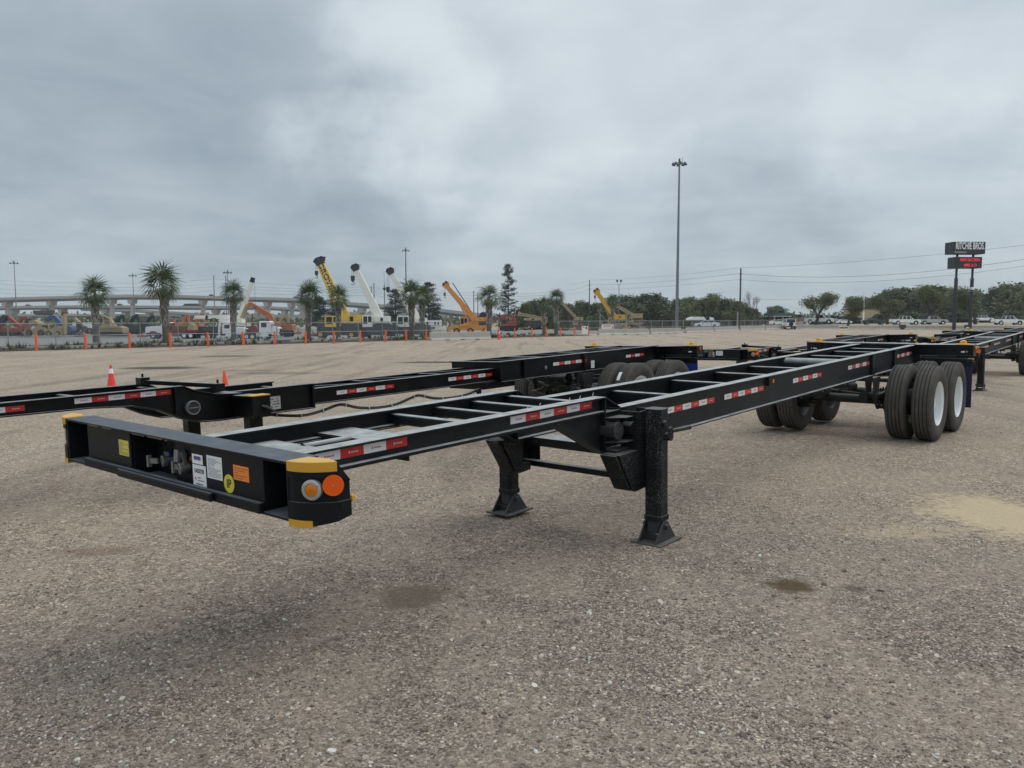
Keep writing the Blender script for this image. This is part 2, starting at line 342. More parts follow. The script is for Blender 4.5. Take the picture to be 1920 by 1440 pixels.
# ------------------------------------------------------------------ ground
def build_ground():
    rs = [.35]
    while rs[-1] < 3800: rs.append(rs[-1] * 1.045 + .02)
    n = 220; vs = []; fs = []
    for r in rs:
        for j in range(n):
            a = 2 * math.pi * j / n; X, Y = r * math.sin(a), r * math.cos(a)
            vs.append((X, Y, terrain(X, Y) + (.012 * noise.noise((X * .45, Y * .45, 3.1)) if r < 60 else 0)))
    for i in range(len(rs) - 1):
        for j in range(n): fs.append((i * n + j, i * n + (j + 1) % n, (i + 1) * n + (j + 1) % n, (i + 1) * n + j))
    fs.append(tuple(range(n)))
    mb = MB(); mb.add(vs, fs)
    m = bpy.data.materials.new('gravel_lot'); m.use_nodes = True; nt = m.node_tree; b = nt.nodes['Principled BSDF']; N = nt.nodes.new; L = nt.links.new
    b.inputs['Roughness'].default_value = .95; b.inputs['Specular IOR Level'].default_value = .2
    tc = N('ShaderNodeTexCoord').outputs['Object']
    def ns(scale, det=5, rough=.55, vec=tc, out='Fac', dist=0):
        q = N('ShaderNodeTexNoise'); q.inputs['Scale'].default_value = scale; q.inputs['Detail'].default_value = det; q.inputs['Roughness'].default_value = rough
        q.inputs['Distortion'].default_value = dist; L(vec, q.inputs['Vector']); return q.outputs[out]
    def vo(scale, out='Color', rand=1.0):
        q = N('ShaderNodeTexVoronoi'); q.inputs['Scale'].default_value = scale; q.inputs['Randomness'].default_value = rand; L(tc, q.inputs['Vector']); return q.outputs[out]
    def mr(v, a, b_, c=0.0, d=1.0, sm=True):
        q = N('ShaderNodeMapRange'); q.interpolation_type = 'SMOOTHSTEP' if sm else 'LINEAR'
        for i, x in enumerate((a, b_, c, d)): q.inputs[i + 1].default_value = x
        L(v, q.inputs[0]); return q.outputs[0]
    def mix(f, c1, c2, bt='MIX'):
        q = N('ShaderNodeMixRGB'); q.blend_type = bt
        for i, c in ((0, f), (1, c1), (2, c2)):
            if isinstance(c, (int, float)): q.inputs[i].default_value = c
            elif isinstance(c, tuple): q.inputs[i].default_value = (*c, 1)
            else: L(c, q.inputs[i])
        return q.outputs[0]
    def mul(a, b_):
        q = N('ShaderNodeMath'); q.operation = 'MULTIPLY'
        for i, x in enumerate((a, b_)):
            if isinstance(x, (int, float)): q.inputs[i].default_value = x
            else: L(x, q.inputs[i])
        return q.outputs[0]
    sepc = N('ShaderNodeSeparateXYZ'); L(vo(95), sepc.inputs[0]); g1 = sepc.outputs[0]
    sepd = N('ShaderNodeSeparateXYZ'); L(vo(42), sepd.inputs[0]); g2 = sepd.outputs[1]
    big = ns(.16, 4, .55, dist=.8); med = ns(1.1, 6, .62); fine = ns(14, 6, .65)
    c = mix(mr(big, .36, .64), (.525, .428, .332), (.455, .378, .302))
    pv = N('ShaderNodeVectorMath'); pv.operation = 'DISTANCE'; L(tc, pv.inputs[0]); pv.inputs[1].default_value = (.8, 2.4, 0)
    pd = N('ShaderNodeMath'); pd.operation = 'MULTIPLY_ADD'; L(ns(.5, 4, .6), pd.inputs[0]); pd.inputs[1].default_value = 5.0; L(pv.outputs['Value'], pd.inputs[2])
    c = mix(mul(mr(pd.outputs[0], 26, 10), .62), c, (.335, .268, .210))  # colour darkens toward the camera, view-angle brightness painted in
    c = mix(mul(mr(pd.outputs[0], 9.5, 5.0), .80), c, (.255, .212, .180))          # darker near the camera: partly stone tone, partly view-angle brightness painted in
    c = mix(mul(mr(med, .42, .72), .45), c, (.30, .245, .193))
    # stretched wheel marks
    MK = []
    def marks(ang, sx, sy, scale):
        mp = N('ShaderNodeMapping'); mp.inputs['Rotation'].default_value = (0, 0, ang); mp.inputs['Scale'].default_value = (sx, sy, 1); L(tc, mp.inputs[0])
        MK.append(ns(scale, 4, .6, mp.outputs[0], dist=.4)); return MK[-1]
    c = mix(mul(mr(marks(R(38), 1, .07, .9), .52, .64), .55), c, (.225, .183, .150))
    c = mix(mul(mr(marks(R(-58), 1, .05, .55), .55, .70), .42), c, (.56, .475, .38))
    c = mix(.75, c, mix(1.0, c, mr(fine, .25, .8, .55, 1.4), 'MULTIPLY'))
    st = N('ShaderNodeValToRGB'); L(g1, st.inputs[0]); e = st.color_ramp.elements
    e[0].position = 0; e[0].color = (.30, .28, .27, 1); e[1].position = 1; e[1].color = (2.1, 2.1, 2.1, 1)
    for p, k in ((.22, .62), (.5, .92), (.8, 1.18), (.93, 1.45)): q = e.new(p); q.color = (k, k * .985, k * .965, 1)
    patch = mr(ns(.9, 6, .62, dist=.6), .40, .60)      # stony patches between smooth trodden dirt
    c = mix(mul(patch, .62), c, mix(.55, c, (.40, .32, .245)))
    ip = N('ShaderNodeMath'); ip.operation = 'MULTIPLY_ADD'; L(patch, ip.inputs[0]); ip.inputs[1].default_value = -.55; ip.inputs[2].default_value = 1.0
    c = mix(ip.outputs[0], c, mix(1.0, c, st.outputs[0], 'MULTIPLY'))
    s2 = N('ShaderNodeValToRGB'); L(g2, s2.inputs[0]); e = s2.color_ramp.elements
    e[0].position = 0; e[0].color = (.5, .48, .46, 1); e[1].position = 1; e[1].color = (1.9, 1.86, 1.8, 1)
    for p, k in ((.15, .85), (.85, 1.05), (.955, 1.3)): q = e.new(p); q.color = (k, k, k, 1)
    c = mix(.6, c, mix(1.0, c, s2.outputs[0], 'MULTIPLY'))
    # spills, puddles and a sandy spot, each with its own outline
    wn = ns(1.6, 6, .65, out='Color')
    wv = N('ShaderNodeVectorMath'); wv.operation = 'SUBTRACT'; L(wn, wv.inputs[0]); wv.inputs[1].default_value = (.5, .5, .5)
    ws = N('ShaderNodeVectorMath'); ws.operation = 'SCALE'; L(wv.outputs[0], ws.inputs[0])
    for px, py, rx, ry, col, k, warp in ((1485, 1101, .15, .060, (.090, .060, .032), .95, .12), (1603, 1104, .075, .03, (.085, .065, .05), .7, .10), (1651, 1109, .028, .012, (.03, .025, .02), .9, .04),
                                   (772, 1122, .24, .12, (.115, .082, .055), .65, .3), (1890, 968, .72, .40, (.56, .445, .29), .9, .75), (1720, 1000, .55, .10, (.50, .40, .28), .5, .5), (300, 690, 1.7, .45, (.05, .042, .036), .85, .5),
                                   (430, 668, 1.6, .5, (.085, .07, .058), .7, .8), (815, 679.5, 1.9, .30, (.055, .038, .03), .9, .35), (520, 700, 1.6, .3, (.16, .13, .105), .6, .8),
                                   (185, 1034, .35, .06, (.19, .125, .08), .6, .35), (470, 640 + 55, 1.2, .2, (.16, .13, .105), .6, .8)):
        p = on_ground(px, py)
        ad = N('ShaderNodeVectorMath'); ad.operation = 'MULTIPLY_ADD'; L(wv.outputs[0], ad.inputs[0]); ad.inputs[1].default_value = (warp * 1.3,) * 3; L(tc, ad.inputs[2])
        sb = N('ShaderNodeVectorMath'); sb.operation = 'SUBTRACT'; L(ad.outputs[0], sb.inputs[0]); sb.inputs[1].default_value = p
        dv = N('ShaderNodeVectorMath'); dv.operation = 'DIVIDE'; L(sb.outputs[0], dv.inputs[0]); dv.inputs[1].default_value = (rx, ry * 2.2, 50)
        ln = N('ShaderNodeVectorMath'); ln.operation = 'LENGTH'; L(dv.outputs[0], ln.inputs[0])
        rg = N('ShaderNodeMath'); rg.operation = 'MULTIPLY_ADD'; L(fine, rg.inputs[0]); rg.inputs[1].default_value = -1.5; ad2 = N('ShaderNodeMath'); ad2.operation = 'ADD'; ad2.inputs[1].default_value = .75; L(ln.outputs['Value'], ad2.inputs[0]); L(ad2.outputs[0], rg.inputs[2])
        c = mix(mul(mr(rg.outputs[0], 1.2, .5), k), c, col)
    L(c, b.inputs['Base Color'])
    h = N('ShaderNodeMath'); h.operation = 'MULTIPLY_ADD'; L(g1, h.inputs[0]); h.inputs[1].default_value = .010
    h2 = N('ShaderNodeMath'); h2.operation = 'MULTIPLY'; L(med, h2.inputs[0]); h2.inputs[1].default_value = .05; L(h2.outputs[0], h.inputs[2])
    h3 = N('ShaderNodeMath'); h3.operation = 'MULTIPLY_ADD'; L(fine, h3.inputs[0]); h3.inputs[1].default_value = .02; L(h.outputs[0], h3.inputs[2])
    bp = N('ShaderNodeBump'); bp.inputs['Strength'].default_value = .8; bp.inputs['Distance'].default_value = 1; h4 = N('ShaderNodeMath'); h4.operation = 'MULTIPLY_ADD'; L(MK[0], h4.inputs[0]); h4.inputs[1].default_value = .10; L(h3.outputs[0], h4.inputs[2])
    h5 = N('ShaderNodeMath'); h5.operation = 'MULTIPLY_ADD'; L(MK[1], h5.inputs[0]); h5.inputs[1].default_value = .07; L(h4.outputs[0], h5.inputs[2]); L(h5.outputs[0], bp.inputs['Height']); L(bp.outputs[0], b.inputs['Normal'])
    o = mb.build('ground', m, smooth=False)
    o.data.polygons.foreach_set('use_smooth', [True] * len(o.data.polygons))
    tag(o, 'wide gravel lot of crushed grey and tan stone', kind='structure')
    return o
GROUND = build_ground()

def stone_mesh(i):
    bm = bmesh.new(); bmesh.ops.create_icosphere(bm, subdivisions=1, radius=1)
    r = random.Random(i)
    for v in bm.verts:
        v.co *= r.uniform(.72, 1.15); v.co.x *= 1.25; v.co.z *= .62
    me = bpy.data.meshes.new('stone'); bm.to_mesh(me); bm.free(); return me
def build_gravel():
    m = bpy.data.materials.new('loose_stone'); m.use_nodes = True; nt = m.node_tree; b = nt.nodes['Principled BSDF']; b.inputs['Roughness'].default_value = .9
    b.inputs['Specular IOR Level'].default_value = .25
    oi = nt.nodes.new('ShaderNodeAttribute'); oi.attribute_type = 'INSTANCER'; oi.attribute_name = 'tone'
    cr = nt.nodes.new('ShaderNodeValToRGB'); nt.links.new(oi.outputs['Fac'], cr.inputs[0]); e = cr.color_ramp.elements
    e[0].position = 0; e[0].color = (.12, .10, .088, 1); e[1].position = 1; e[1].color = (.68, .65, .59, 1)
    for p, c in ((.16, (.16, .132, .112)), (.42, (.25, .205, .168)), (.68, (.36, .30, .245)), (.82, (.44, .38, .31)), (.94, (.56, .51, .44))): q = e.new(p); q.color = (*c, 1)
    nt.links.new(cr.outputs[0], b.inputs['Base Color'])
    # patch of lot in front of the camera as one mesh, density by distance stored on it
    r2 = random.Random(5); pts = []
    bare = [(on_ground(1890, 968), .85, .95), (on_ground(1485, 1101), .15, .13), (on_ground(772, 1122), .22, .22)]        # sand and oil spots hold few loose stones
    def fan(r0, r1, count):
        for _ in range(count):
            r = math.sqrt(r2.uniform(r0 * r0, r1 * r1)); a = r2.uniform(-.72, .72)
            X, Y = r * math.sin(a), r * math.cos(a)
            k = .5 + .7 * noise.noise((X * .8, Y * .8, 9.0)) + .45 * noise.noise((X * 2.7, Y * 2.7, 4.0))
            if any(((X - q.x) / a_) ** 2 + ((Y - q.y) / b_) ** 2 < r2.uniform(.5, 1.3) for q, a_, b_ in bare): continue
            if r2.random() < .06 + .95 * k: pts.append((X, Y, terrain(X, Y) + .012 * noise.noise((X * .45, Y * .45, 3.1)) + .001))
    fan(2.2, 4.6, 62000); fan(4.6, 8, 52000); fan(8, 15, 46000)
    me = bpy.data.meshes.new('loose_gravel'); me.from_pydata(pts, [], [])
    sz = me.attributes.new('size', 'FLOAT', 'POINT'); tn = me.attributes.new('tone', 'FLOAT', 'POINT')
    szs = []
    for p in pts:
        d = math.hypot(p[0], p[1]); s = min(.021, .0026 + r2.expovariate(1 / .0020)) * (1 if d < 6 else .85)
        szs.append(s)
    sz.data.foreach_set('value', szs); tn.data.foreach_set('value', [r2.random() for _ in pts])
    o = bpy.data.objects.new('loose_gravel', me); COL.objects.link(o)
    protos = bpy.data.collections.new('stone_kinds')
    for i in range(5):
        sm = stone_mesh(i); sm.materials.append(m); so = bpy.data.objects.new('stone_kind', sm); protos.objects.link(so)
    ng = bpy.data.node_groups.new('scatter_stones', 'GeometryNodeTree')
    ng.interface.new_socket('Geometry', in_out='INPUT', socket_type='NodeSocketGeometry'); ng.interface.new_socket('Geometry', in_out='OUTPUT', socket_type='NodeSocketGeometry')
    G = ng.nodes.new; K = ng.links.new
    gi = G('NodeGroupInput'); go = G('NodeGroupOutput'); iop = G('GeometryNodeInstanceOnPoints'); ci = G('GeometryNodeCollectionInfo')
    ci.inputs['Collection'].default_value = protos; ci.inputs['Separate Children'].default_value = True; ci.inputs['Reset Children'].default_value = True
    rv = G('FunctionNodeRandomValue'); rv.data_type = 'FLOAT_VECTOR'; rv.inputs[0].default_value = (-.5, -.5, 0); rv.inputs[1].default_value = (.5, .5, 6.28)
    na = G('GeometryNodeInputNamedAttribute'); na.data_type = 'FLOAT'; na.inputs['Name'].default_value = 'size'
    iop.inputs['Pick Instance'].default_value = True
    K(gi.outputs[0], iop.inputs['Points']); K(ci.outputs[0], iop.inputs['Instance']); K(rv.outputs[0], iop.inputs['Rotation']); K(na.outputs[0], iop.inputs['Scale']); K(iop.outputs[0], go.inputs[0])
    md = o.modifiers.new('scatter', 'NODES'); md.node_group = ng
    tag(o, 'loose pebbles scattered over the gravel lot', kind='stuff')
build_gravel()

def strip_sd(name, s0, s1, d0, d1, ns_, nd, m, dz, label, kind='structure', skirt=True):
    vs = []; fs = []
    for i in range(ns_ + 1):
        for j in range(nd + 1):
            X, Y = from_sd(s0 + (s1 - s0) * i / ns_, d0 + (d1 - d0) * j / nd)
            vs.append((X, Y, terrain(X, Y) + (dz(i / ns_, j / nd, X, Y) if callable(dz) else dz)))
    for i in range(ns_):
        for j in range(nd):
            a = i * (nd + 1) + j; fs.append((a, a + 1, a + nd + 2, a + nd + 1))
    o = MB().add(vs, fs).build(name, m); o.data.polygons.foreach_set('use_smooth', [True] * len(o.data.polygons))
    return tag(o, label, kind=kind)
strip_sd('yard_pavement', -70, 170, 7.5, 190, 60, 60, M_ASPH, .03, 'grey paved machinery yard beyond the fence')
def bedz(i, j, X, Y):
    e = math.sin(math.pi * j) ** .5 if 0 < j < 1 else 0
    return .02 + e * (.10 + .14 * noise.noise((X * .35, Y * .35, 1)) + .08 * noise.noise((X * 1.3, Y * 1.3, 2)))
strip_sd('planting_bed', -40, 57, .45, 8.2, 260, 14, M_MULCH, bedz, 'dark mulch bed with weeds along the orange bollards')
def build_curb():
    r = random.Random(3); mb = MB(); s = -38
    while s < 56:
        l = r.uniform(1.4, 4.2)
        a = from_sd(s, 2.3); b = from_sd(s + l, 2.3)
        za, zb = terrain(*a), terrain(*b)
        mb.bar((a[0], a[1], za + .11), (b[0], b[1], zb + .11), .22, .20)
        s += l + r.uniform(.1, 1.6)
    tag(mb.build('kerb', M_CONC), 'pale broken kerb along the mulch bed', kind='structure')
build_curb()
def tuft(mb, X, Y, z, h, n, r):
    for _ in range(n):
        a = r.uniform(0, 6.28); l = h * r.uniform(.5, 1); w = .05 * h * r.uniform(.8, 2)
        dx, dy = math.cos(a), math.sin(a); o = r.uniform(0, .5) * h
        bx, by = X + dx * o * .4, Y + dy * o * .4
        mb.add([(bx - dy * w, by + dx * w, z), (bx + dy * w, by - dx * w, z), (bx + dx * l * .5, by + dy * l * .5, z + l)], [(0, 1, 2)])
def build_weeds():
    r = random.Random(8); mb = MB()
    for _ in range(900):
        s, d = r.uniform(-34, 55), r.choice((r.uniform(.5, 2.2), r.uniform(1.5, 7.5)))
        X, Y = from_sd(s, d); k = noise.noise((X * .25, Y * .25, 5))
        if k < -.05 and r.random() < .8: continue
        tuft(mb, X, Y, terrain(X, Y) + .06, r.uniform(.15, .55), 14, r)
    tag(mb.build('weeds', M_GRASS), 'low green weeds growing in the mulch bed', kind='stuff')
build_weeds()
# ------------------------------------------------------------------ container chassis
CACHE = {}
def cached(key, fn):
    if key not in CACHE: CACHE[key] = fn()
    return CACHE[key]
def tyre_mesh():
    mb = MB(); p = [(-.096, .292), (-.122, .33), (-.136, .40), (-.130, .45), (-.121, .480), (-.113, .500), (-.104, .509)]
    for g in (-.070, -.024, .024, .070):
        p += [(g - .0075, .5145), (g - .0055, .498), (g + .0055, .498), (g + .0075, .5145)]
    p += [(-a, r) for a, r in reversed(p[:7])]
    mb.lathe(p, ax=(1, 0, 0), n=72); return mb.mesh('tyre', M_TYRE, True)
def rim_mesh(deep):
    mb = MB()
    if deep: prof = [(-.10, .296), (-.11, .302), (-.09, .284), (-.088, .270), (.0, .262), (.045, .256), (.058, .235), (.062, .15), (.03, .145), (.015, .135), (.012, .05), (.012, .001)]
    else: prof = [(-.10, .296), (-.11, .302), (-.09, .284), (.06, .262), (.09, .284), (.11, .302), (.1, .296)]
    prof = [(-a, r) for a, r in prof] if deep else prof
    mb.lathe(prof, ax=(1, 0, 0), n=48)
    if not deep: mb.lathe([(.02, .262), (-.02, .2), (-.02, .02)], ax=(1, 0, 0), n=32)
    return mb.mesh('rim', M_RIM if deep else M_RIMD, True)
def nuts_mesh():
    mb = MB(); mb.cyl((-.05, 0, 0), (-.032, 0, 0), .215, n=32)
    for k in range(10):
        a = 2 * math.pi * k / 10; mb.cyl((-.024, .19 * math.cos(a), .19 * math.sin(a)), (-.040, .19 * math.cos(a), .19 * math.sin(a)), .016, n=6)
    mb.cyl((-.045, 0, 0), (.055, 0, 0), .085, .07, 16)
    return mb.mesh('hub', M_RIM)
def wheel(parent, u, v, w, outer, side, white=True):
    o = bpy.data.objects.new('wheel', None); COL.objects.link(o); o.parent = parent
    o.matrix_local = Matrix.Translation((u, v, w)) @ Matrix.Rotation(R(rnd.uniform(0, 360)), 4, 'X') @ (Matrix.Rotation(math.pi, 4, 'Z') if side < 0 else Matrix.Identity(4))
    link('tyre', cached('tyre', tyre_mesh), o)
    link('rim', cached('rim%d' % outer, lambda: rim_mesh(outer)), o)
    if outer: link('hub', cached('hub', nuts_mesh), o)
    return o

def tape(parent, u, v0, w0, n=6, blk=.1523, h=.049, side=1):
    mb = MB(); x = u * side; e = .0015 * side
    for k in range(n):
        a, b = v0 + k * blk, v0 + (k + 1) * blk; red = k % 2
        lo, hi = sorted((x, x + e)); mb.box(lo, hi, a, b, w0 - h / 2, w0 + h / 2, red)
        lo, hi = sorted((x + e, x + e * 1.4)); c = (a + b) / 2 + .008
        mb.box(lo, hi, c - .030, c - .022, w0 - .007, w0 + .007, 2 + red)            # small printed mark
        for q in range(5): mb.box(lo, hi, c - .016 + q * .010, c - .0085 + q * .010, w0 - .004, w0 + .004, 2 + red)
    return mb.build('reflective_tape', [M_TW, M_TR, M_TMR, M_TMW], parent)

def sticker(parent, name, m, u0, u1, w0, w1, v=.0, lines=0, ink=M_INKG, seed=1, left=.08, rule=.55, top=.1):
    """flat label on the front face; print is thin ink bars"""
    s = MB(); s.box(u0, u1, v - .0012, v, w0, w1); st = s.build(name, m, parent)
    if lines:
        r = random.Random(seed); mb = MB(); H = w1 - w0; W = u1 - u0
        for k in range(lines):
            y = w1 - H * (top + (1 - top - .06) * (k + .5) / lines); x = u0 + W * left
            while x < u1 - W * .1:
                l = W * r.uniform(.05, .22); l = min(l, u1 - W * .06 - x)
                mb.box(x, x + l, v - .0018, v - .0012, y - H * .3 * rule / lines, y + H * .3 * rule / lines); x += l + W * .02
                if r.random() < .12: break
        mb.build('printed_lines', ink, st)
    return st

def front_text(name, s, size, m, parent, u, w, v, sx=1.0, off=0.0):
    return text(name, s, size, m, parent, Matrix.Translation((u, v, w)) @ Matrix.Rotation(R(90), 4, 'X'), .0004, sx=sx, offset=off)

def front_bolster(t, PM, kind, v0=0.0, variant='A'):
    B = lambda: MB()
    mb = B(); wt, wb = 1.114, .877
    mb.box(-1.045, 1.045, 0, .15, wt - .012, wt); mb.box(-1.045, 1.045, 0, .15, wb, wb + .012)
    mb.box(-1.045, 1.045, .138, .15, wb + .012, wt - .012)
    mb.box(-.79, -.294, .010, .022, wb + .012, wt - .012); mb.box(.30, .868, .010, .022, wb + .012, wt - .012)
    mb.box(.075, .30, .048, .060, wb + .012, wt - .012)
    for u, a in ((-.79, .022), (-.294, .022), (.075, .060), (.294, .022), (.862, .022)): mb.box(u, u + .006, a, .138, wb + .012, wt - .012)
    for s in (-1, 1): mb.box(s * 1.038 - .006, s * 1.038 + .006, .004, .138, wb + .012, wt - .012)
    b = mb.build('front_bolster', M_BOLST, t, bevel=.003)
    mb = B(); mb.box(-.79, .868, -.018, .0095, wb + .004, wb + .050); mb.build('lower_rail', M_BOLST, b, bevel=.006)
    mb = B(); mb.box(-.36, .53, -.040, -.0185, wb + .006, wb + .047); mb.build('bumper_strip', M_BOLST, b, bevel=.010)
    for u, w, r in ((-.15, .995, .075), (.97, .99, .060), (-.93, .99, .060)): MB().disc((u, .1375, w), (0, -1, 0), r, .003).build('access_hole', M_HOLE, b)
    r = random.Random(2); mb = B(); u = -1.0
    while u < .98:
        l = r.uniform(.02, .16)
        if r.random() < .55: mb.box(u, min(u + l, .99), -.0012, .002, wt - .0125, wt - .0125 + r.uniform(.003, .009))
        u += l + r.uniform(.005, .08)
    tag(mb.build('rusty_edge', M_RUST, b), kind='stuff')
    # gladhand couplings and plug socket
    for u, w, m in ((-.045, .985, M_BLUEH), (.195, .985, M_REDH)):
        mb = B(); mb.lathe([(0, .024), (.025, .026), (.050, .029), (.054, .025), (.052, .017), (.04, .015), (.035, .001)], (u, .06 if u > 0 else .10, w), (-.25, -1, -.12), 20)
        mb.box(u - .066, u - .050, .0, .018, w - .03, w + .026); mb.bar((u - .055, .012, w), (u - .01, .03, w), .014, .025)
        g = mb.build('gladhand', M_STEEL, b, True)
        mb = B(); mb.cyl((u + .05, .05, w + .012), (u + .085, .115, w + .02), .036, .040, 14); mb.bar((u + .075, .03, w + .045), (u + .075, .1, w + .045), .05, .018); mb.build('coupling_body', m, g, True)
    mb = B(); mb.cyl((.165, .048, 1.040), (.165, .012, 1.036), .026, .024, 16); mb.bar((.165, .008, 1.01), (.165, .014, 1.065), .036, .010); mb.bar((.205, .03, 1.0), (.185, .03, 1.06), .016, .012)
    mb.build('plug_socket', M_STEEL, b, True)
    v = .0095
    if variant == 'A':
        sticker(b, 'warning_label', M_YSTK, -.418, -.312, .980, 1.058, v, 8, M_INKG, 3)
        s = sticker(b, 'lot_sticker', M_PAPER, .309, .421, .920, 1.018, v)
        front_text('lot_number', 'U433759', .0275, M_INK, s, .365, .990, v - .0016, .80, .0007)
        mb = B(); r = random.Random(4)
        for y, a, c in ((.961, .346, .376), (.949, .346, .404)): mb.box(a, c, v - .0018, v - .0012, y - .0022, y + .0022)
        mb.build('printed_lines', M_INKG, s)
        mb = B(); mb.prism([(.322, .950), (.338, .950), (.330, .964)], v - .0018, v - .0012, 'y'); mb.build('red_mark', M_INKR, s)
        mb = B(); [mb.box(.335 + k * .012, .343 + k * .012, v - .0018, v - .0012, .929, .935) for k in range(5)]; mb.build('date_print', M_INK, s)
        s = sticker(b, 'maker_label', M_PAPER, .309, .398, 1.022, 1.065, v)
        mb = B(); mb.box(.325, .383, v - .0018, v - .0012, 1.040, 1.057); mb.build('label_panel', M_INKB, s)
        sticker(b, 'inspection_sheet', M_PAPER, .434, .557, .972, 1.072, v, 15, M_INKG, 9)
        sticker(b, 'orange_tag', M_OSTK, .646, .763, .992, 1.055, v, 5, M_RUST, 12, rule=.35)
        mb = B(); mb.disc((.607, v, .967), (0, -1, 0), .040, .0014, 32); s = mb.build('round_yellow_sticker', M_YSTK, b)
        front_text('printed_letters', 'IP', .054, M_INK, s, .607, .966, v - .002, .9, .0008)
    else:
        sticker(b, 'green_label', M_GSTK, .0, .11, 1.055, 1.105, .047 if variant != 'C' else v, 0)
        sticker(b, 'yellow_label', M_YSTK, .13, .24, 1.075, 1.105, .047, 0)
        sticker(b, 'barcode_label', M_PAPER, .14, .26, .955, 1.06, .047, 3, M_INKB, 5, rule=.9)
        sticker(b, 'inspection_sheet', M_PAPER, .31, .47, .985, 1.085, v, 10, M_INKG, 6)
        if variant == 'D':
            mb = B(); mb.disc((.62, v, 1.03), (0, -1, 0), .05, .0014, 24); mb.build('round_yellow_sticker', M_YSTK, b)
            sticker(b, 'orange_tag', M_OSTK, .58, .72, .9, .975, v)
        if variant == 'C':
            front_text('painted_number', '3651', .16, M_PAPER, b, -.62, 1.0, v - .001, 1.0, .004)
            sticker(b, 'lime_label', M_YSTK, .60, .72, 1.0, 1.1, v)
    # corner guards: curved end castings with a sloped outer corner
    for s in (-1, 1):
        plan = [(1.046, .165), (1.046, 0), (1.075, .002), (1.105, .009), (1.13, .020), (1.155, .034), (1.18, .055), (1.203, .080), (1.220, .105), (1.224, .165)]
        top = lambda v_: 1.115 - max(0, v_ - .105) * 1.30
        low = lambda v_: .868 + max(0, v_ - .03) * .22
        def column(f0, f1, grow=0.0, pl=plan):
            n = len(pl); vs = []
            for fz in (f0, f1):
                for u, v_ in pl:
                    g = grow if u > 1.05 or v_ < .01 else 0
                    vs.append((s * (u + (g if u > 1.08 else 0)), v_ - (g if v_ < .1 else 0), fz(v_)))
            return vs, [tuple(range(n)), tuple(range(n, 2 * n))] + [(i, (i + 1) % n, n + (i + 1) % n, n + i) for i in range(n)]
        mb = MB(); mb.add(*column(low, lambda v_: .960)); mb.add(*column(lambda v_: .9605, lambda v_: min(1.0545, top(v_) - .001), -.007)); mb.add(*column(lambda v_: min(1.055, top(v_) - .001), top))
        g = mb.build('corner_guard', M_BOLST, t, bevel=.003)
        capl = [p for p in plan if p[1] <= .106] + [(1.15, .125), (1.046, .1)]
        mb = MB(); mb.add(*column(lambda v_: 1.079, lambda v_: 1.119, .0025, capl)); mb.build('yellow_cap', M_YEL, g, bevel=.003)
        footl = [(1.046, .06), (1.046, 0), (1.075, .002), (1.105, .009), (1.13, .020), (1.15, .031), (1.15, .06)]
        mb = MB(); mb.add(*column(lambda v_: .862, lambda v_: .890, .0025, footl)); mb.build('yellow_foot', M_YEL, g)
        c = Vector((s * 1.153, .036, 1.012)); nrm = Vector((s * .48, -.88, 0)).normalized()
        if s < 0: c -= nrm * .012
        mb = MB(); mb.lathe([(-.01, .040), (.008, .040), (.011, .036), (.011, .026), (.006, .026)], c, nrm, 28)
        lp = mb.build('marker_lamp', M_ZINC, g, True)
        mb = MB(); mb.lathe([(.004, .0255), (.010, .0245), (.0135, .018), (.0145, .001)], c, nrm, 28); mb.build('lamp_lens', M_AMB, lp, True)
        sd_ = Vector((0, 0, 1)).cross(nrm)
        for a in (R(60), R(180), R(300)): MB().disc(c + nrm * .0105 + sd_ * .033 * math.sin(a) + Vector((0, 0, .033 * math.cos(a))), nrm, .004, .003, 8).build('screw', M_CHROME, lp)
        c = Vector((s * 1.217, .087, 1.028)); nrm = Vector((s * .74, -.67, 0)).normalized()
        rf = MB().disc(c - nrm * .004, nrm, .040, .011, 28).build('round_reflector', M_ORG, g, True)
        MB().disc(c + nrm * .007, nrm, .004, .003, 8).build('rivet', M_CHROME, rf)
        MB().disc((s * 1.2225, .125, .945), (s, -.1, 0), .013, .004, 16).build('bolt_hole', M_HOLE, g)
        MB().box(s * 1.215 - .004, s * 1.215 + .010, .167, .185, .948, .975).build('side_marker', M_YEL, g, bevel=.004)

def i_rail(mb, side, v0, v1, w0, w1, uo=.47, fl=.105, ft=.012, tip=0.0):
    s = side; lo, hi = sorted((s * (uo - fl), s * uo))
    if tip:  mb.prism([(s * (uo - fl), v0 - tip), (s * uo, v0), (s * uo, v1), (s * (uo - fl), v1)], w1 - ft, w1, 'z')
    else: mb.box(lo, hi, v0, v1, w1 - ft, w1)
    mb.box(lo, hi, v0, v1, w0, w0 + ft)
    c = s * (uo - .05); mb.box(c - .006, c + .006, v0, v1, w0 + ft, w1 - ft)

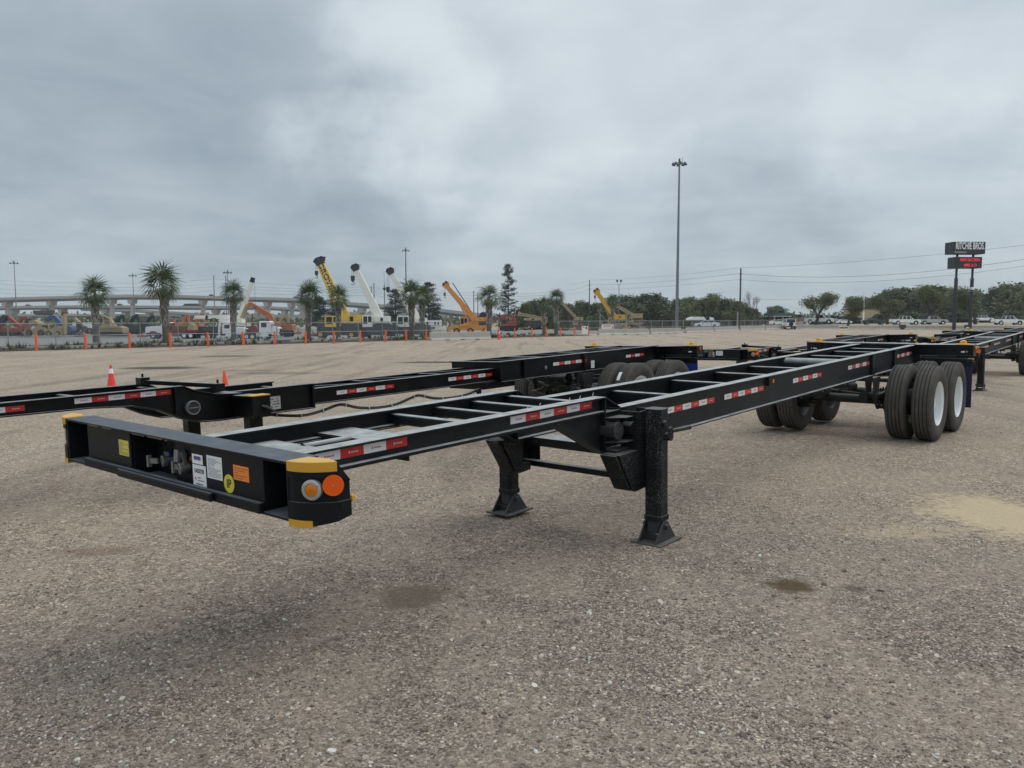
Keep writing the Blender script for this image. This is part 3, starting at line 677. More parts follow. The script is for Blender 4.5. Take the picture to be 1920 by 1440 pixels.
def landing_legs(t, PM, u=.722, v=3.40, top=.895, foot=-.098, crank=True):
    for s in (-1, 1):
        def octo(r, c=.30): 
            a = r * (1 - c); return [(s * u + x, v + y) for x, y in ((-r, -a), (-a, -r), (a, -r), (r, -a), (r, a), (a, r), (-a, r), (-r, a))]
        mb = MB(); mb.prism(octo(.068), foot + .17, top, 'z'); mb.prism(octo(.072), top + .001, top + .012, 'z'); mb.prism(octo(.075), foot + .165, foot + .205, 'z')
        leg = mb.build('landing_leg', PM['speck'], t, bevel=.003)
        mb = MB(); mb.prism(octo(.056), foot + .075, foot + .1645, 'z'); mb.build('inner_tube', M_SHOE, leg)
        mb = MB(); f = foot
        mb.box(s * u - .128, s * u + .128, v - .165, v + .165, f, f + .013)
        for x in (-.078, .066):
            mb.prism([(v - .15, f + .013), (v + .15, f + .013), (v + .045, f + .145), (v + .02, f + .165), (v - .02, f + .165), (v - .045, f + .145)], s * u + x, s * u + x + .012, 'x')
        mb.box(s * u - .0725, s * u + .0725, v - .05, v - .04, f + .013, f + .06)
        mb.cyl((s * u - .105, v, f + .12), (s * u + .105, v, f + .12), .022, n=14)
        mb.build('sand_shoe', M_SHOE, leg, bevel=.002)
        MB().cyl((s * (u + .06), v - .02, .80), (s * (u + .10), v - .02, .80), .024, n=14).build('pivot_boss', PM['speck'], leg, True); mb = MB(); mb.cyl((s * (u + .06), v + .02, .70), (s * (u + .115), v + .02, .70), .030, n=14)
        if s > 0 and crank: mb.cyl((u + .10, v + .02, .745), (u + .12, v + .02, .745), .03, n=14); mb.tube([(u + .11, v + .02, .745), (u + .115, v + .10, .742), (u + .115, v + .30, .735)], [.016, .016, .018], 10)
        mb.build('crank_shaft', PM['speck'], leg, True)
        # bracket that carries the leg: channel box, sloped knee plate, shelf plates
        mb = MB(); a, b = sorted((s * .476, s * .634))
        mb.box(a, b, 3.29, 3.302, .36, .885); mb.box(a, b, 3.52, 3.532, .36, .885); mb.box(*sorted((s * .628, s * .638)), 3.303, 3.519, .345, .886)
        mb.prism([(3.03, .5985), (3.2885, .5985), (3.2885, .36), (3.40, .36), (3.40, .300), (3.255, .292), (3.205, .315)], *sorted((s * .478, s * .632)), 'x')
        mb.prism([(2.99, .5975), (3.02, .5975), (3.20, .306), (3.175, .318)], *sorted((s * .49, s * .62)), 'x')
        for w in (.665, .845): mb.prism([(s * .476, 3.08), (s * .60, 3.18), (s * .60, 3.285), (s * .476, 3.285)], w, w + .010, 'z')
        mb.box(*sorted((s * .44, s * .56)), 3.106, 3.29, .602, .614)
        mb.build('leg_bracket', PM['speck'], t, bevel=.003)
        mb = MB(); mb.cyl((s * .42, 3.15, .757), (s * .535, 3.15, .757), .062, n=24); mb.lathe([(0, .062), (.012, .068), (.02, .066), (.024, .052), (.022, .004)], (s * .535, 3.15, .757), (s, 0, 0), 24)
        mb.bar((s * .562, 3.115, .745), (s * .562, 3.185, .77), .006, .012)
        mb.build('pipe_cap', M_SHOE, t, True)
        mb = MB(); mb.cyl((s * .52, 3.288, .76), (s * .60, 3.284, .76), .05, n=18); mb.build('round_boss', PM['main'], t, True)
    mb = MB(); mb.box(-.60, .60, 3.42, 3.49, .325, .372); mb.build('leg_cross_brace', PM['main'], t, bevel=.006)
    mb = MB(); mb.prism([(-.41, .60), (.41, .60), (.41, .56), (.30, .53), (-.30, .53), (-.41, .56)], 3.30, 3.52, 'y'); mb.build('cross_beam', PM['main'], t, bevel=.004)

def running_gear(t, PM, v1=10.205, w1=.2187, w2=.1825):
    for v, w in ((v1, w1), (v1 + 1.245, w2)):
        for s in (-1, 1):
            wheel(t, s * 1.083, v, w, 1, s); wheel(t, s * .745, v, w, 0, s)
        mb = MB(); mb.cyl((-.95, v, w), (.95, v, w), .064, n=16); mb.box(-.62, -.40, v - .09, v + .09, w + .06, w + .11); mb.box(.40, .62, v - .09, v + .09, w + .06, w + .11)
        for s in (-1, 1): mb.cyl((s * .52, v, w), (s * .93, v, w), .17, .19, 20)
        ax = mb.build('axle', M_DARK, t, True)
        for s in (-1, 1): mb = MB(); mb.cyl((s * .33, v - .18, w + .08), (s * .33, v - .02, w + .08), .082, n=18); mb.cyl((s * .33, v - .34, w + .08), (s * .33, v - .19, w + .08), .078, n=18); mb.cyl((s * .33, v, w + .08), (s * .40, v + .02, w - .13), .016, n=8); mb.cyl((s * .40, v + .02, w - .13), (s * .44, v + .02, w - .02), .02, n=8); mb.build('brake_chamber', M_DARK, ax, True)
    for s in (-1, 1):
        mb = MB(); um = s * .505
        for a, b in ((v1 - .60, v1), (v1, v1 + .58), (v1 + .66, v1 + 1.245), (v1 + 1.245, v1 + 1.84)):
            z = .34
            for k in range(3): mb.bar((um, a + .05 * k, z - .018 * k), (um, b - .05 * k, z - .018 * k), .075, .014)
        for v, w in ((v1, w1), (v1 + 1.245, w2)):
            for x in (-.045, .045): mb.cyl((um + x, v - .06, w - .09), (um + x, v - .06, .40), .012, n=8); mb.cyl((um + x, v + .06, w - .09), (um + x, v + .06, .40), .012, n=8)
            mb.box(um - .07, um + .07, v - .09, v + .09, w - .11, w - .085)
        mb.build('leaf_spring', M_DARK, t)
        for v, l in ((v1 - .62, .36), (v1 + .62, .40), (v1 + 1.84, .34)):
            mb = MB(); mb.prism([(v - .17, .60), (v + .17, .60), (v + .07, .60 - l * .8), (v + .03, .60 - l), (v - .03, .60 - l), (v - .07, .60 - l * .8)], um - .055, um - .043, 'x')
            mb.prism([(v - .17, .60), (v + .17, .60), (v + .07, .60 - l * .8), (v + .03, .60 - l), (v - .03, .60 - l), (v - .07, .60 - l * .8)], um + .043, um + .055, 'x')
            mb.cyl((um - .08, v, .36), (um + .08, v, .36), .03, n=12); mb.build('spring_hanger', M_DARK, t)
    mb = MB()
    for v in (v1 - .35, v1 + .9):
        for s in (-1, 1): mb.cyl((s * .50, v - .25, .33), (s * .50, v + .3, w1 - .02), .024, n=10)
    mb.tube([(-.3, v1 - .55, .50), (-.1, v1 - .45, .38), (.1, v1 - .3, .34), (.28, v1 - .2, w1 + .1)], .014, 8); mb.tube([(.2, v1 - .7, .52), (.15, v1 - .45, .40), (-.15, v1 - .3, .36), (-.33, v1 - .2, w1 + .1)], .014, 8)
    mb.cyl((-.3, v1 - .62, .47), (.3, v1 - .62, .47), .035, n=12); mb.cyl((-.42, v1 + .62, .44), (.42, v1 + .62, .44), .03, n=12)
    mb.build('torque_rod', M_DARK, t, True)

def rear_end(t, PM, flap, v=12.03):
    mb = MB(); h0, h1 = .742, .918
    for s in (-1, 1):
        a, b = sorted((s * .475, s * 1.262))
        mb.box(a, b, v, v + .012, h0 + .012, h1 - .012); mb.box(a, b, v + .228, v + .24, h0 + .012, h1 - .012)
        mb.box(a, b, v - .01, v + .245, h1 - .012, h1); mb.box(a, b, v, v + .24, h0, h0 + .012)
        mb.box(*sorted((s * 1.25, s * 1.262)), v + .012, v + .228, h0 + .012, h1 - .012)
        mb.prism([(s * .475, v - .01), (s * .95, v - .01), (s * .475, v - .16)], h1 - .012, h1, 'z')
    mb.box(-.474, .474, v + .02, v + .032, .60, h1 - .014); mb.box(-.474, .474, v + .02, v + .24, h1 - .012, h1); mb.box(-.474, .474, v + .228, v + .24, .60, h1 - .014)
    b = mb.build('rear_bolster', PM['main'], t, bevel=.003)
    for s in (-1, 1):
        for u0, u1, z0, z1 in ((.965, 1.03, .815, .880), (1.08, 1.125, .82, .878)): MB().box(*sorted((s * u0, s * u1)), v - .002, v + .001, z0, z1).build('access_hole', M_HOLE, b)
    for s in (-1, 1):
        mb = MB(); c = (s * 1.10, v + .12, h1)
        mb.lathe([(.0, .065), (.012, .065), (.02, .048), (.05, .044), (.066, .03), (.07, .001)], c, (0, 0, 1), 18); mb.box(s * 1.10 - .085, s * 1.10 + .085, v + .06, v + .18, h1 + .0005, h1 + .014)
        mb.build('container_lock', M_YEL, b, bevel=.002)
        mb = MB(); mb.box(*sorted((s * 1.02, s * 1.262)), v - .0105, v + .05, h1 + .0005, h1 + .003); mb.build('yellow_edge', M_YEL, b)
        mb = MB(); mb.lathe([(0, .036), (.012, .036), (.016, .025), (.017, .001)], (s * 1.262, v + .12, .86), (s, 0, 0), 20); mb.build('side_lamp', M_REDL, b, True)
        mb = MB(); mb.box(*sorted((s * 1.095, s * 1.15)), v - .0015, v, .80, .823); mb.build('small_label', M_PAPER, b)
        mb = MB(); mb.cyl((s * 1.178, v, .815), (s * 1.178, v - .012, .815), .014, n=12); mb.build('small_lamp', M_CHROME, b, True)
        mb = MB(); mb.box(*sorted((s * .475, s * 1.25)), v + .02, v + .07, .672, .70); mb.box(*sorted((s * .72, s * 1.25)), v + .030, v + .045, .60, .671); mb.cyl((s * 1.18, v + .03, .64), (s * 1.18, v + .022, .64), .014, n=10)
        mb.box(*sorted((s * .475, s * .52)), v + .02, v + .07, .70, .742)
        fb = mb.build('flap_hanger', PM['main'], t, bevel=.002)
        mb = MB(); mb.box(*sorted((s * .66, s * 1.25)), v + .046, v + .054, -.05, .655); mb.build('mudflap', flap, fb)

def tree_of(label, group, M):
    return thing('container_chassis', label, 'trailer chassis', group=group, matrix=M)

def chassis_fixed(label, group, M):
    PM = dict(main=M_DUSTY, speck=M_SPECK)
    t = tree_of(label, group, M)
    front_bolster(t, PM, 'A')
    for s in (-1, 1):
        mb = MB(); i_rail(mb, s, .152, 3.098, .890, 1.005); mb.box(*sorted((s * .36, s * .462)), .20, 2.53, .880, .889)
        mb.build('gooseneck_rail', PM['main'], t, bevel=.002)
        mb = MB(); c = s * .42
        mb.prism([(2.53, .8785), (3.10, .8785), (3.10, .612), (3.06, .612)], c - .006, c + .006, 'x')
        mb.bar((s * .417, 2.53, .874), (s * .417, 3.085, .594), .105, .012); mb.box(*sorted((s * .365, s * .47)), 3.0995, 3.111, .59, 1.004)
        mb.prism([(3.1115, .992), (3.1115, .913), (3.30, .913)], c - .006, c + .006, 'x'); mb.bar((s * .417, 3.112, 1.000), (s * .417, 3.315, .902), .105, .010)
        mb.box(c - .006, c + .006, 3.1115, 3.292, .612, .893); mb.box(*sorted((s * .365, s * .47)), 3.1115, 3.292, .600, .6115); mb.box(*sorted((s * .365, s * .47)), 3.1115, 3.30, .882, .892)
        g = mb.build('gooseneck_gusset', PM['main'], t, bevel=.002)
        for v, w in ((3.035, .955), (3.02, .80)): MB().disc((s * .426, v, w), (s, 0, 0), .026, .002, 20).build('round_hole', M_HOLE, g)
        mb = MB(); i_rail(mb, s, 3.294, 12.028, .600, .905, tip=.06); mb.build('main_rail', PM['main'], t, bevel=.002)
        for v in (6.15, 9.72, 10.82): MB().box(*sorted((s * .4262, s * .462)), v, v + .05 if v < 9 else v + .13, .6125 if v > 9 else .80, .8925).build('web_stiffener', PM['main'], t)
        mb = MB(); mb.disc((s * .4265, 6.32, .835), (s, 0, 0), .022, .012, 14); mb.build('side_marker', M_AMB, t, True)
        tape(t, .4266, .275, .958, 6, side=s); tape(t, .4266, 2.075, .958, 6, side=s)
        for v0 in (4.06, 5.18, 6.90, 8.79, 11.02): tape(t, .4266, v0, .783, 6, blk=.1515, side=s)
    # pick-up plates at the nose
    mb = MB(); mb.box(-.413, .413, .151, .90, .915, .925); mb.build('nose_plate', PM['main'], t, bevel=.002)
    mb = MB(); mb.box(.03, .413, .901, 1.205, .915, .925); mb.build('nose_plate', PM['main'], t)
    mb = MB(); mb.box(-.413, .413, 1.206, 1.47, .915, .925); mb.box(-.413, .413, 1.206, 1.218, .84, .9145); mb.build('nose_plate', PM['main'], t, bevel=.002)
    mb = MB(); mb.tube([(-.10, .88, .905), (-.10, 1.21, .905)], .032, 12); mb.box(-.413, .0295, .895, .905, .84, .9145); mb.build('pin_tube', PM['main'], t, True)
    mb = MB(); mb.cyl((.24, 1.05, .926), (.24, 1.05, .936), .03, n=14); mb.build('plate_bolt', M_SHOE, t)
    for v in (1.80, 2.21, 2.60, 3.0):
        mb = MB(); mb.box(-.413, .413, v, v + .06, .902, .972); mb.build('cross_member', PM['main'], t, bevel=.014)
    for v in (4.53, 5.66, 6.69, 7.63, 9.73, 10.73, 11.53):
        mb = MB(); mb.box(-.413, .413, v, v + .07, .64, .862)
        o = mb.build('cross_member', PM['main'], t, bevel=.018)
        mb = MB(); mb.disc((.20, v - .0005, .76), (0, -1, 0), .055, .0015, 22); mb.build('round_hole', M_HOLE, o)
    mb = MB(); mb.tube([(-.36, 8.75, .79), (.40, 8.75, .79)], .105, 28); mb.build('air_tank', PM['main'], t, True)
    mb = MB(); mb.tube([(.33, .8, .86), (.35, 2.2, .875), (.34, 3.4, .80), (.34, 9.4, .66)], .012, 6); mb.build('air_line', M_RUB, t, True)
    for v, u in ((2.33, .36), (2.46, .36), (2.80, .36), (2.93, .36), (3.14, .33)): MB().bar((u, v, .998), (u + .005, v + .008, 1.025), .004, .004).build('cable_tie', M_LIT, t)
    landing_legs(t, PM); running_gear(t, PM); rear_end(t, PM, M_NAVY)
    return t

def chassis_slider(label, group, M, variant='B'):
    PM = dict(main=M_BLACK, speck=M_BLACK)
    t = tree_of(label, group, M)
    front_bolster(t, PM, 'B', variant=variant)
    def side_outline(): return [(.152, .895), (1.1, .890), (1.75, .885), (2.15, .858), (2.4, .79), (2.62, .68), (2.8, .622), (3.0, .61), (4.24, .61), (4.24, .905), (3.0, .905), (2.78, .965), (2.66, 1.02), (.152, 1.02)]
    for s in (-1, 1):
        mb = MB(); c = s * .42; P = side_outline()
        mb.prism(P, c - .006, c + .006, 'x')
        low, topl = P[:9], P[9:]
        for ch in (low, topl):
            for a, b in zip(ch, ch[1:]):
                dz = .007 if ch is low else -.007
                mb.bar((s * .4175, a[0], a[1] + dz), (s * .4175, b[0], b[1] + dz), .105, .012)
        mb.box(*sorted((s * .4265, s * .468)), 2.565, 2.58, .72, 1.005); mb.box(*sorted((s * .4265, s * .468)), 4.21, 4.238, .625, .892)
        mb.build('gooseneck_rail', PM['main'], t, bevel=.002)
        mb = MB(); mb.cyl((s * .42, 2.75, .785), (s * .478, 2.75, .785), .062, n=28); pc = mb.build('pipe_cap', M_DARK, t, True)
        mb = MB(); mb.lathe([(-.05, .0625), (-.05, .072), (.004, .073), (.008, .068), (.006, .0625), (-.05, .0625)], (s * .475, 2.75, .785), (s, 0, 0), 28); mb.build('cap_ring', M_RIMD, pc, True)
        MB().bar((s * .479, 2.70, .785), (s * .479, 2.80, .785), .004, .010).build('cap_bar', M_RIMD, pc)
        mb = MB(); i_rail(mb, s, 3.2, 8.4, .640, .832, uo=.362, fl=.09); mb.build('slide_rail', PM['main'], t, bevel=.002)
        mb = MB(); i_rail(mb, s, 7.55, 12.028, .62, .932); mb.box(*sorted((s * .4265, s * .468)), 9.62, 9.66, .634, .918); mb.box(*sorted((s * .4265, s * .468)), 8.05, 8.08, .634, .918); mb.build('rear_rail', PM['main'], t, bevel=.002)
        tape(t, .4266, .30, .955, 6, side=s); tape(t, .4266, 1.63, .968, 6, side=s)
        tape(t, .3182, 4.66, .745, 6, side=s); tape(t, .3182, 6.57, .745, 6, side=s)
        tape(t, .4266, 8.82, .80, 6, side=s); tape(t, .4266, 10.95, .79, 4, side=s)
        mb = MB(); mb.lathe([(0, .03), (.012, .03), (.02, .018), (.021, .001)], (s * .4265, 8.62, .76), (s, 0, 0), 16); mb.build('side_marker', M_RIMD, t, True)
        mb = MB(); mb.box(*sorted((s * .4265, s * .428)), 9.86, 9.96, .66, .785); st = mb.build('white_label', M_PAPER, t)
        mb = MB(); [mb.box(*sorted((s * .428, s * .4286)), 9.87, 9.95, .68 + k * .025, .688 + k * .025) for k in range(4)]; mb.build('printed_lines', M_INKG, st)
    st = MB().box(.4265, .4285, 3.60, 3.80, .655, .80).build('certification_plate', M_ZINC, t)
    mb = MB(); r = random.Random(6)
    for k in range(4):
        for q in range(9):
            if r.random() < .75: mb.box(.4285, .4292, 3.615 + q * .0195, 3.615 + q * .0195 + r.uniform(.008, .016), .675 + k * .03, .675 + k * .03 + r.uniform(.008, .02))
    mb.build('stamped_text', M_INK, st)
    # landing bolster with stub arms and capped ends
    for s in (-1, 1):
        mb = MB(); mb.box(*sorted((s * .475, s * .87)), 3.19, 3.40, .64, .868); b = mb.build('side_arm', PM['main'], t, bevel=.006)
        mb = MB(); mb.box(*sorted((s * .72, s * .872)), 3.188, 3.402, .868, .878); mb.build('yellow_cap', M_YEL, b, bevel=.002)
        mb = MB(); mb.prism([(s * .475, 2.98), (s * .70, 3.188), (s * .475, 3.188)], .893, .903, 'z'); mb.build('gusset_plate', PM['main'], b)
        mb = MB(); mb.tube([(s * .87, 3.30, .76), (s * .92, 3.32, .75), (s * .94, 3.40, .70)], .014, 8); mb.build('hose_stub', M_SHOE, b, True)
        u = .68
        mb = MB(); mb.box(*sorted((s * (u - .07), s * (u + .07))), 3.22, 3.37, .02, .638); lg = mb.build('landing_leg', PM['main'], t, bevel=.008)
        mb = MB(); f = -.10; mb.box(*sorted((s * (u - .135), s * (u + .135))), 3.13, 3.46, f, f + .014)
        for x in (-.085, .073): mb.prism([(3.15, f + .014), (3.44, f + .014), (3.34, f + .15), (3.25, f + .15)], s * u + x, s * u + x + .012, 'x')
        mb.cyl((s * u - .1, 3.295, f + .11), (s * u + .1, 3.295, f + .11), .02, n=12); mb.build('sand_shoe', M_SHOE, lg)
    mb = MB(); mb.box(-.6, .6, 3.26, 3.32, .30, .345); mb.build('leg_cross_brace', PM['main'], t, bevel=.004)
    mb = MB(); mb.bar((-.2, 2.55, 1.05), (.44, 3.05, .985), .07, .045); mb.box(-.26, -.14, 2.50, 2.60, 1.02, 1.10); mb.box(.38, .50, 3.0, 3.1, .925, 1.01); mb.cyl((.44, 3.05, 1.0), (.44, 3.05, 1.05), .012, n=8); mb.cyl((-.2, 2.55, 1.09), (-.2, 2.55, 1.14), .012, n=8)
    mb.build('lock_lever', PM['main'], t, bevel=.003)
    for v, z in ((.75, .93), (1.75, .93), (2.55, .93), (3.45, .80), (4.05, .80)):
        mb = MB(); mb.box(-.413, .413, v, v + .06, z - .02, z + .06); mb.build('cross_member', PM['main'], t, bevel=.014)
    for v0 in (4.3, 5.5, 6.7):
        mb = MB(); mb.bar((-.31, v0, .815), (.31, v0 + 1.0, .815), .05, .012); mb.bar((.31, v0 + 1.06, .815), (-.31, v0 + 1.06, .815), .06, .012); mb.build('diagonal_brace', PM['main'], t)
    mb = MB(); mb.box(-.55, .47, 7.50, 7.549, .64, .93); mb.box(-.55, .47, 7.45, 7.5495, .918, .931); mb.build('frame_crossbeam', PM['main'], t, bevel=.003)
    for v in (8.6, 9.9, 11.2):
        mb = MB(); mb.box(-.413, .413, v, v + .12, .90, .926); mb.build('cross_member', PM['main'], t, bevel=.003)
    for v in (7.9, 9.2, 10.5):
        mb = MB(); mb.bar((-.38, v, .915), (.38, v + .6, .915), .05, .012); mb.build('diagonal_brace', PM['main'], t)
    mb = MB(); mb.box(-.36, .36, 7.25, 7.95, .535, .635); mb.cyl((.36, 7.15, .52), (.33, 7.15, .52), .045, n=16); mb.build('slide_lock_box', PM['main'], t, bevel=.004)
    mb = MB(); mb.tube([(-.05, 9.35, .50), (.32, 9.35, .50)], .11, 24); mb.build('air_tank', PM['main'], t, True)
    mb = MB(); cp = [(3.7, .60), (3.95, .555), (4.2, .53), (4.45, .555), (4.72, .60), (5.0, .53), (5.3, .497), (5.6, .505), (5.92, .573), (6.05, .578), (6.3, .515), (6.6, .488), (6.9, .497), (7.15, .54), (7.3, .58)]
    def smooth(c):
        out = []
        for i in range(len(c) - 1):
            p = [Vector((c[max(0, min(len(c) - 1, i + k))])) for k in (-1, 0, 1, 2)]
            for q in range(4):
                x = q / 4; out.append(.5 * ((2 * p[1]) + (-p[0] + p[2]) * x + (2 * p[0] - 5 * p[1] + 4 * p[2] - p[3]) * x * x + (-p[0] + 3 * p[1] - 3 * p[2] + p[3]) * x ** 3))
        return out + [Vector(c[-1])]
    pts = smooth([(a, b) for a, b in cp])
    for du, dz in ((.30, 0), (.315, -.012), (.29, -.016)): mb.tube([(du, p[0], p[1] + dz) for p in pts], .010, 7)
    ln = mb.build('air_line', M_RUB, t, True)
    for k in range(2, len(pts) - 2, 5): p = pts[k]; MB().tube([(.303, p[0] - .004, p[1] - .009), (.303, p[0] + .004, p[1] - .009)], .0265, 8).build('cable_tie', M_LIT, ln)
    mb = MB()
    for k in range(26):
        a = rnd.uniform(9.0, 10.1); u = rnd.uniform(-.35, .35); z = rnd.uniform(.3, .56)
        mb.tube([(u, a, z), (u + rnd.uniform(-.15, .15), a + rnd.uniform(-.1, .2), z + rnd.uniform(-.06, .06)), (u + rnd.uniform(-.2, .2), a + rnd.uniform(0, .3), z - rnd.uniform(0, .12))], rnd.choice((.008, .012, .02)), 6)
    mb.build('brake_plumbing', M_DARK, t, True)
    running_gear(t, PM); rear_end(t, PM, M_BLUE)
    return t

GRP = 'black container chassis parked in rows'
T1 = chassis_fixed('dusty grey-black container chassis nearest the camera, with lot sticker U433759 on its nose', GRP, frame(-1.651, 3.7336, 39.938, 1.667))
def moved(M, du, dv, dz=0, rot=0):
    o = M.translation; U = Vector((.7667, -.6420, 0)); V = Vector((.6420, .7667, 0))
    N = Matrix.Translation(o + U * du + V * dv + Vector((0, 0, dz))) @ Matrix.Rotation(R(rot), 4, 'Z') @ Matrix.Translation(-o)
    return N @ M
T5 = copy_tree(T1); T5.matrix_world = moved(T1.matrix_world, -.58, 16.06)
T5['label'] = 'dusty container chassis at the right edge, directly behind the nearest chassis'
M2 = frame(-5.414, 6.411, 41.003, 1.637, 1.416, -.124)
T2 = chassis_slider('shiny black sliding chassis in the second lane, its nose beyond the left edge', GRP, M2, 'B')
lb = MB(); cv, cw, rr = 10.205, .2187, .516
for k in range(3): a0, a1 = R(150 - k * 6), R(144 - k * 6); lb.add([(1.00, cv + rr * math.cos(a0), cw + rr * math.sin(a0)), (1.06, cv + rr * math.cos(a0), cw + rr * math.sin(a0)), (1.06, cv + rr * math.cos(a1), cw + rr * math.sin(a1)), (1.00, cv + rr * math.cos(a1), cw + rr * math.sin(a1))], [(0, 1, 2, 3)])
lb.build('tread_label', M_PAPER, T2)
T3 = copy_tree(T2); T3.matrix_world = moved(M2, .24, 14.76)
T3['label'] = 'black sliding chassis in the middle of the second lane, green label on its nose'
T4 = chassis_slider('black sliding chassis third in the second lane, round yellow sticker on its nose', GRP, moved(M2, .62, 28.85), 'D')
T6 = chassis_slider('farthest black chassis in the second lane, numbered 3651 on its nose', GRP, moved(M2, .9, 44.2), 'C')
# ------------------------------------------------------------------ bollards, cones, barriers, fence
def bollard_meshes():
    mb = MB(); mb.lathe([(0, .062), (.95, .062), (.99, .05), (1.0, .0)], n=14); return mb.mesh('post', M_BOLL, True)
BP = [(69, 658), (160.7, 655.8), (243.3, 653.2), (319.8, 651.8), (389.7, 650), (456.5, 648), (515.7, 646.8), (573.3, 645.4), (626.8, 644), (675.8, 642.6), (722.8, 641.7),
      (761.8, 640.3), (799.4, 639.4), (934.7, 634.8), (965.6, 634.4), (997, 633.8), (1024.9, 632.6), (1051, 631.7), (1078, 630.3), (1103, 629.4), (1126, 627.6), (1148, 626.6), (1172, 625.6)]
ORD = 'first second third fourth fifth sixth seventh eighth ninth tenth eleventh twelfth thirteenth fourteenth fifteenth sixteenth seventeenth eighteenth nineteenth twentieth'.split() + ['twenty-first', 'twenty-second', 'twenty-third']
BL = ['leftmost of the row along the lot', 'just left of the leftmost palm', 'between the two leftmost palms', 'just right of the big palm', 'in front of the boom truck bed', 'right of the boom truck cab', 'before the white tractor hood', 'at the foot of the fourth palm',
      'before the yellow crane', 'below the first white crane cab', 'below the first white crane body', 'left of the close palm pair', 'right of the close palm pair, last before the tan barrier', 'behind the cone beside the tan barrier', 'second past the tan barrier', 'third past the tan barrier',
      'beside the small palm of the pair', 'right of the tall palm of the pair', 'left of the white sign board', 'right of the white sign board', 'left end of the long sign panel', 'right end of the long sign panel', 'rightmost, above the first long barrier']
for i, (px, py) in enumerate(BP):
    p = on_ground(px, py)
    o = link('bollard', cached('bollard', bollard_meshes)); o.location = p + Vector((0, 0, -.02)); o.rotation_euler = (R(rnd.uniform(-2, 2)), R(rnd.uniform(-2, 2)), 0); o.scale = (1.15, 1.15, 1.0)
    tag(o, 'thin orange bollard, %s' % BL[i], 'bollard', 'orange bollards along the gravel lot')

def cone(px, py, h, m, label, collar=True, lean=0, D=None):
    p = gx(px, D) if D else on_ground(px, py)
    t = thing('traffic_cone', label, 'cone', p, rnd.uniform(0, 6)); t.rotation_euler.x = R(lean)
    k = h / .72
    mb = MB(); mb.lathe([(.03 * k, .16 * k), (.06 * k, .125 * k), (h * .97, .026 * k), (h, .02 * k), (h, .001)], n=20); mb.build('cone_body', m, t, True)
    mb = MB(); mb.box(-.18 * k, .18 * k, -.18 * k, .18 * k, 0, .03 * k); mb.build('base', m, t, bevel=.008)
    if collar:
        z0, z1 = h * .72, h * .88; r = lambda z: .128 * k + (.026 * k - .128 * k) * (z - .06 * k) / (h * .97 - .06 * k) + .003
        mb = MB(); mb.lathe([(z0, r(z0)), (z1, r(z1))], n=20); mb.build('reflective_collar', M_WHITE, t, True)
cone(204, 0, .74, M_CONER, 'red-orange traffic cone with a white collar behind the leftmost chassis rail', True, 0, 19.5)
cone(420, 0, .64, M_CONE, 'plain orange traffic cone behind the lock lever of the second chassis', False, 3, 19.0)
cone(936.5, 636.4, .76, M_CONER, 'red-orange traffic cone just right of the lone tan barrier', True)
cone(902.5, 0, .8, M_CONER, 'red-orange traffic cone showing above the lone tan barrier', False, 0, 75)

def barrier_mesh(L):
    pr = [(-.30, 0), (.30, 0), (.30, .07), (.11, .27), (.08, .70), (.06, .74), (-.06, .74), (-.08, .70), (-.11, .27), (-.30, .07)]
    mb = MB(); n = 3; g = L / (n + 1)
    xs = [0]
    for k in range(n): xs += [g * (k + 1) - .22, g * (k + 1) + .22]
    xs.append(L)
    for k in range(len(xs) - 1):
        lift = .10 if k % 2 else 0
        p = [(y, max(z, lift)) for y, z in pr]
        mb.prism(p, xs[k] + (.0 if k == 0 else .0), xs[k + 1], 'x')
    return mb.mesh('concrete_barrier', M_CONC)
def barrier(a, b, label, grp='concrete barriers along the lot'):
    a, b = Vector(a), Vector(b); L = (b.xy - a.xy).length - .05
    o = link('concrete_barrier', barrier_mesh(L), bevel=.02); o.location = (a.x, a.y, min(a.z, b.z) - .02); o.rotation_euler = (0, -math.atan2(b.z - a.z, L) * 0, math.atan2(b.y - a.y, b.x - a.x))
    return tag(o, label, 'barrier', grp)
barrier(on_ground(806, 639.2), on_ground(919, 636.3), 'lone tan concrete barrier in front of the orange crane')
BARS = [((1121.6, 628.6), (1215.7, 627)), ((1218.5, 626.6), (1276.5, 624.8)), ((1285, 624.6), (1336, 622.4)), ((1338.5, 622.2), (1383.5, 620)), ((1387.5, 619.6), (1432, 618.3)), ((1434.5, 618.2), (1470, 617.4))]
BLAB = ['concrete barrier below the white sign panel, first of the long row', 'concrete barrier under the tall high-mast pole', 'concrete barrier just left of the pale utility pole pair, by the fence gap',
        'concrete barrier left of the wooden utility pole', 'concrete barrier right of the wooden utility pole', 'concrete barrier against the white off-road vehicle, on its left']
for (a, b), l in zip(BARS, BLAB): barrier(on_ground(*a), on_ground(*b), l)
p0, p1 = on_ground(1485, 617.2), on_ground(1573, 617.2)
barrier(p0, p1 * .5 + p0 * .5, 'concrete barrier under the leaning oak, beside the white off-road vehicle'); barrier(p1 * .5 + p0 * .5, p1, 'concrete barrier left of the thin oak trunk')
w0, w1 = on_ground(1592, 617.6), on_ground(1990, 618.6)
NW = 8
for k in range(NW):
    a, b = w0.lerp(w1, k / NW), w0.lerp(w1, (k + 1) / NW)
    barrier(a, b, 'low concrete barrier of the wall below the sign, %s from its left end' % ORD[k], 'low wall of barriers under the sign')

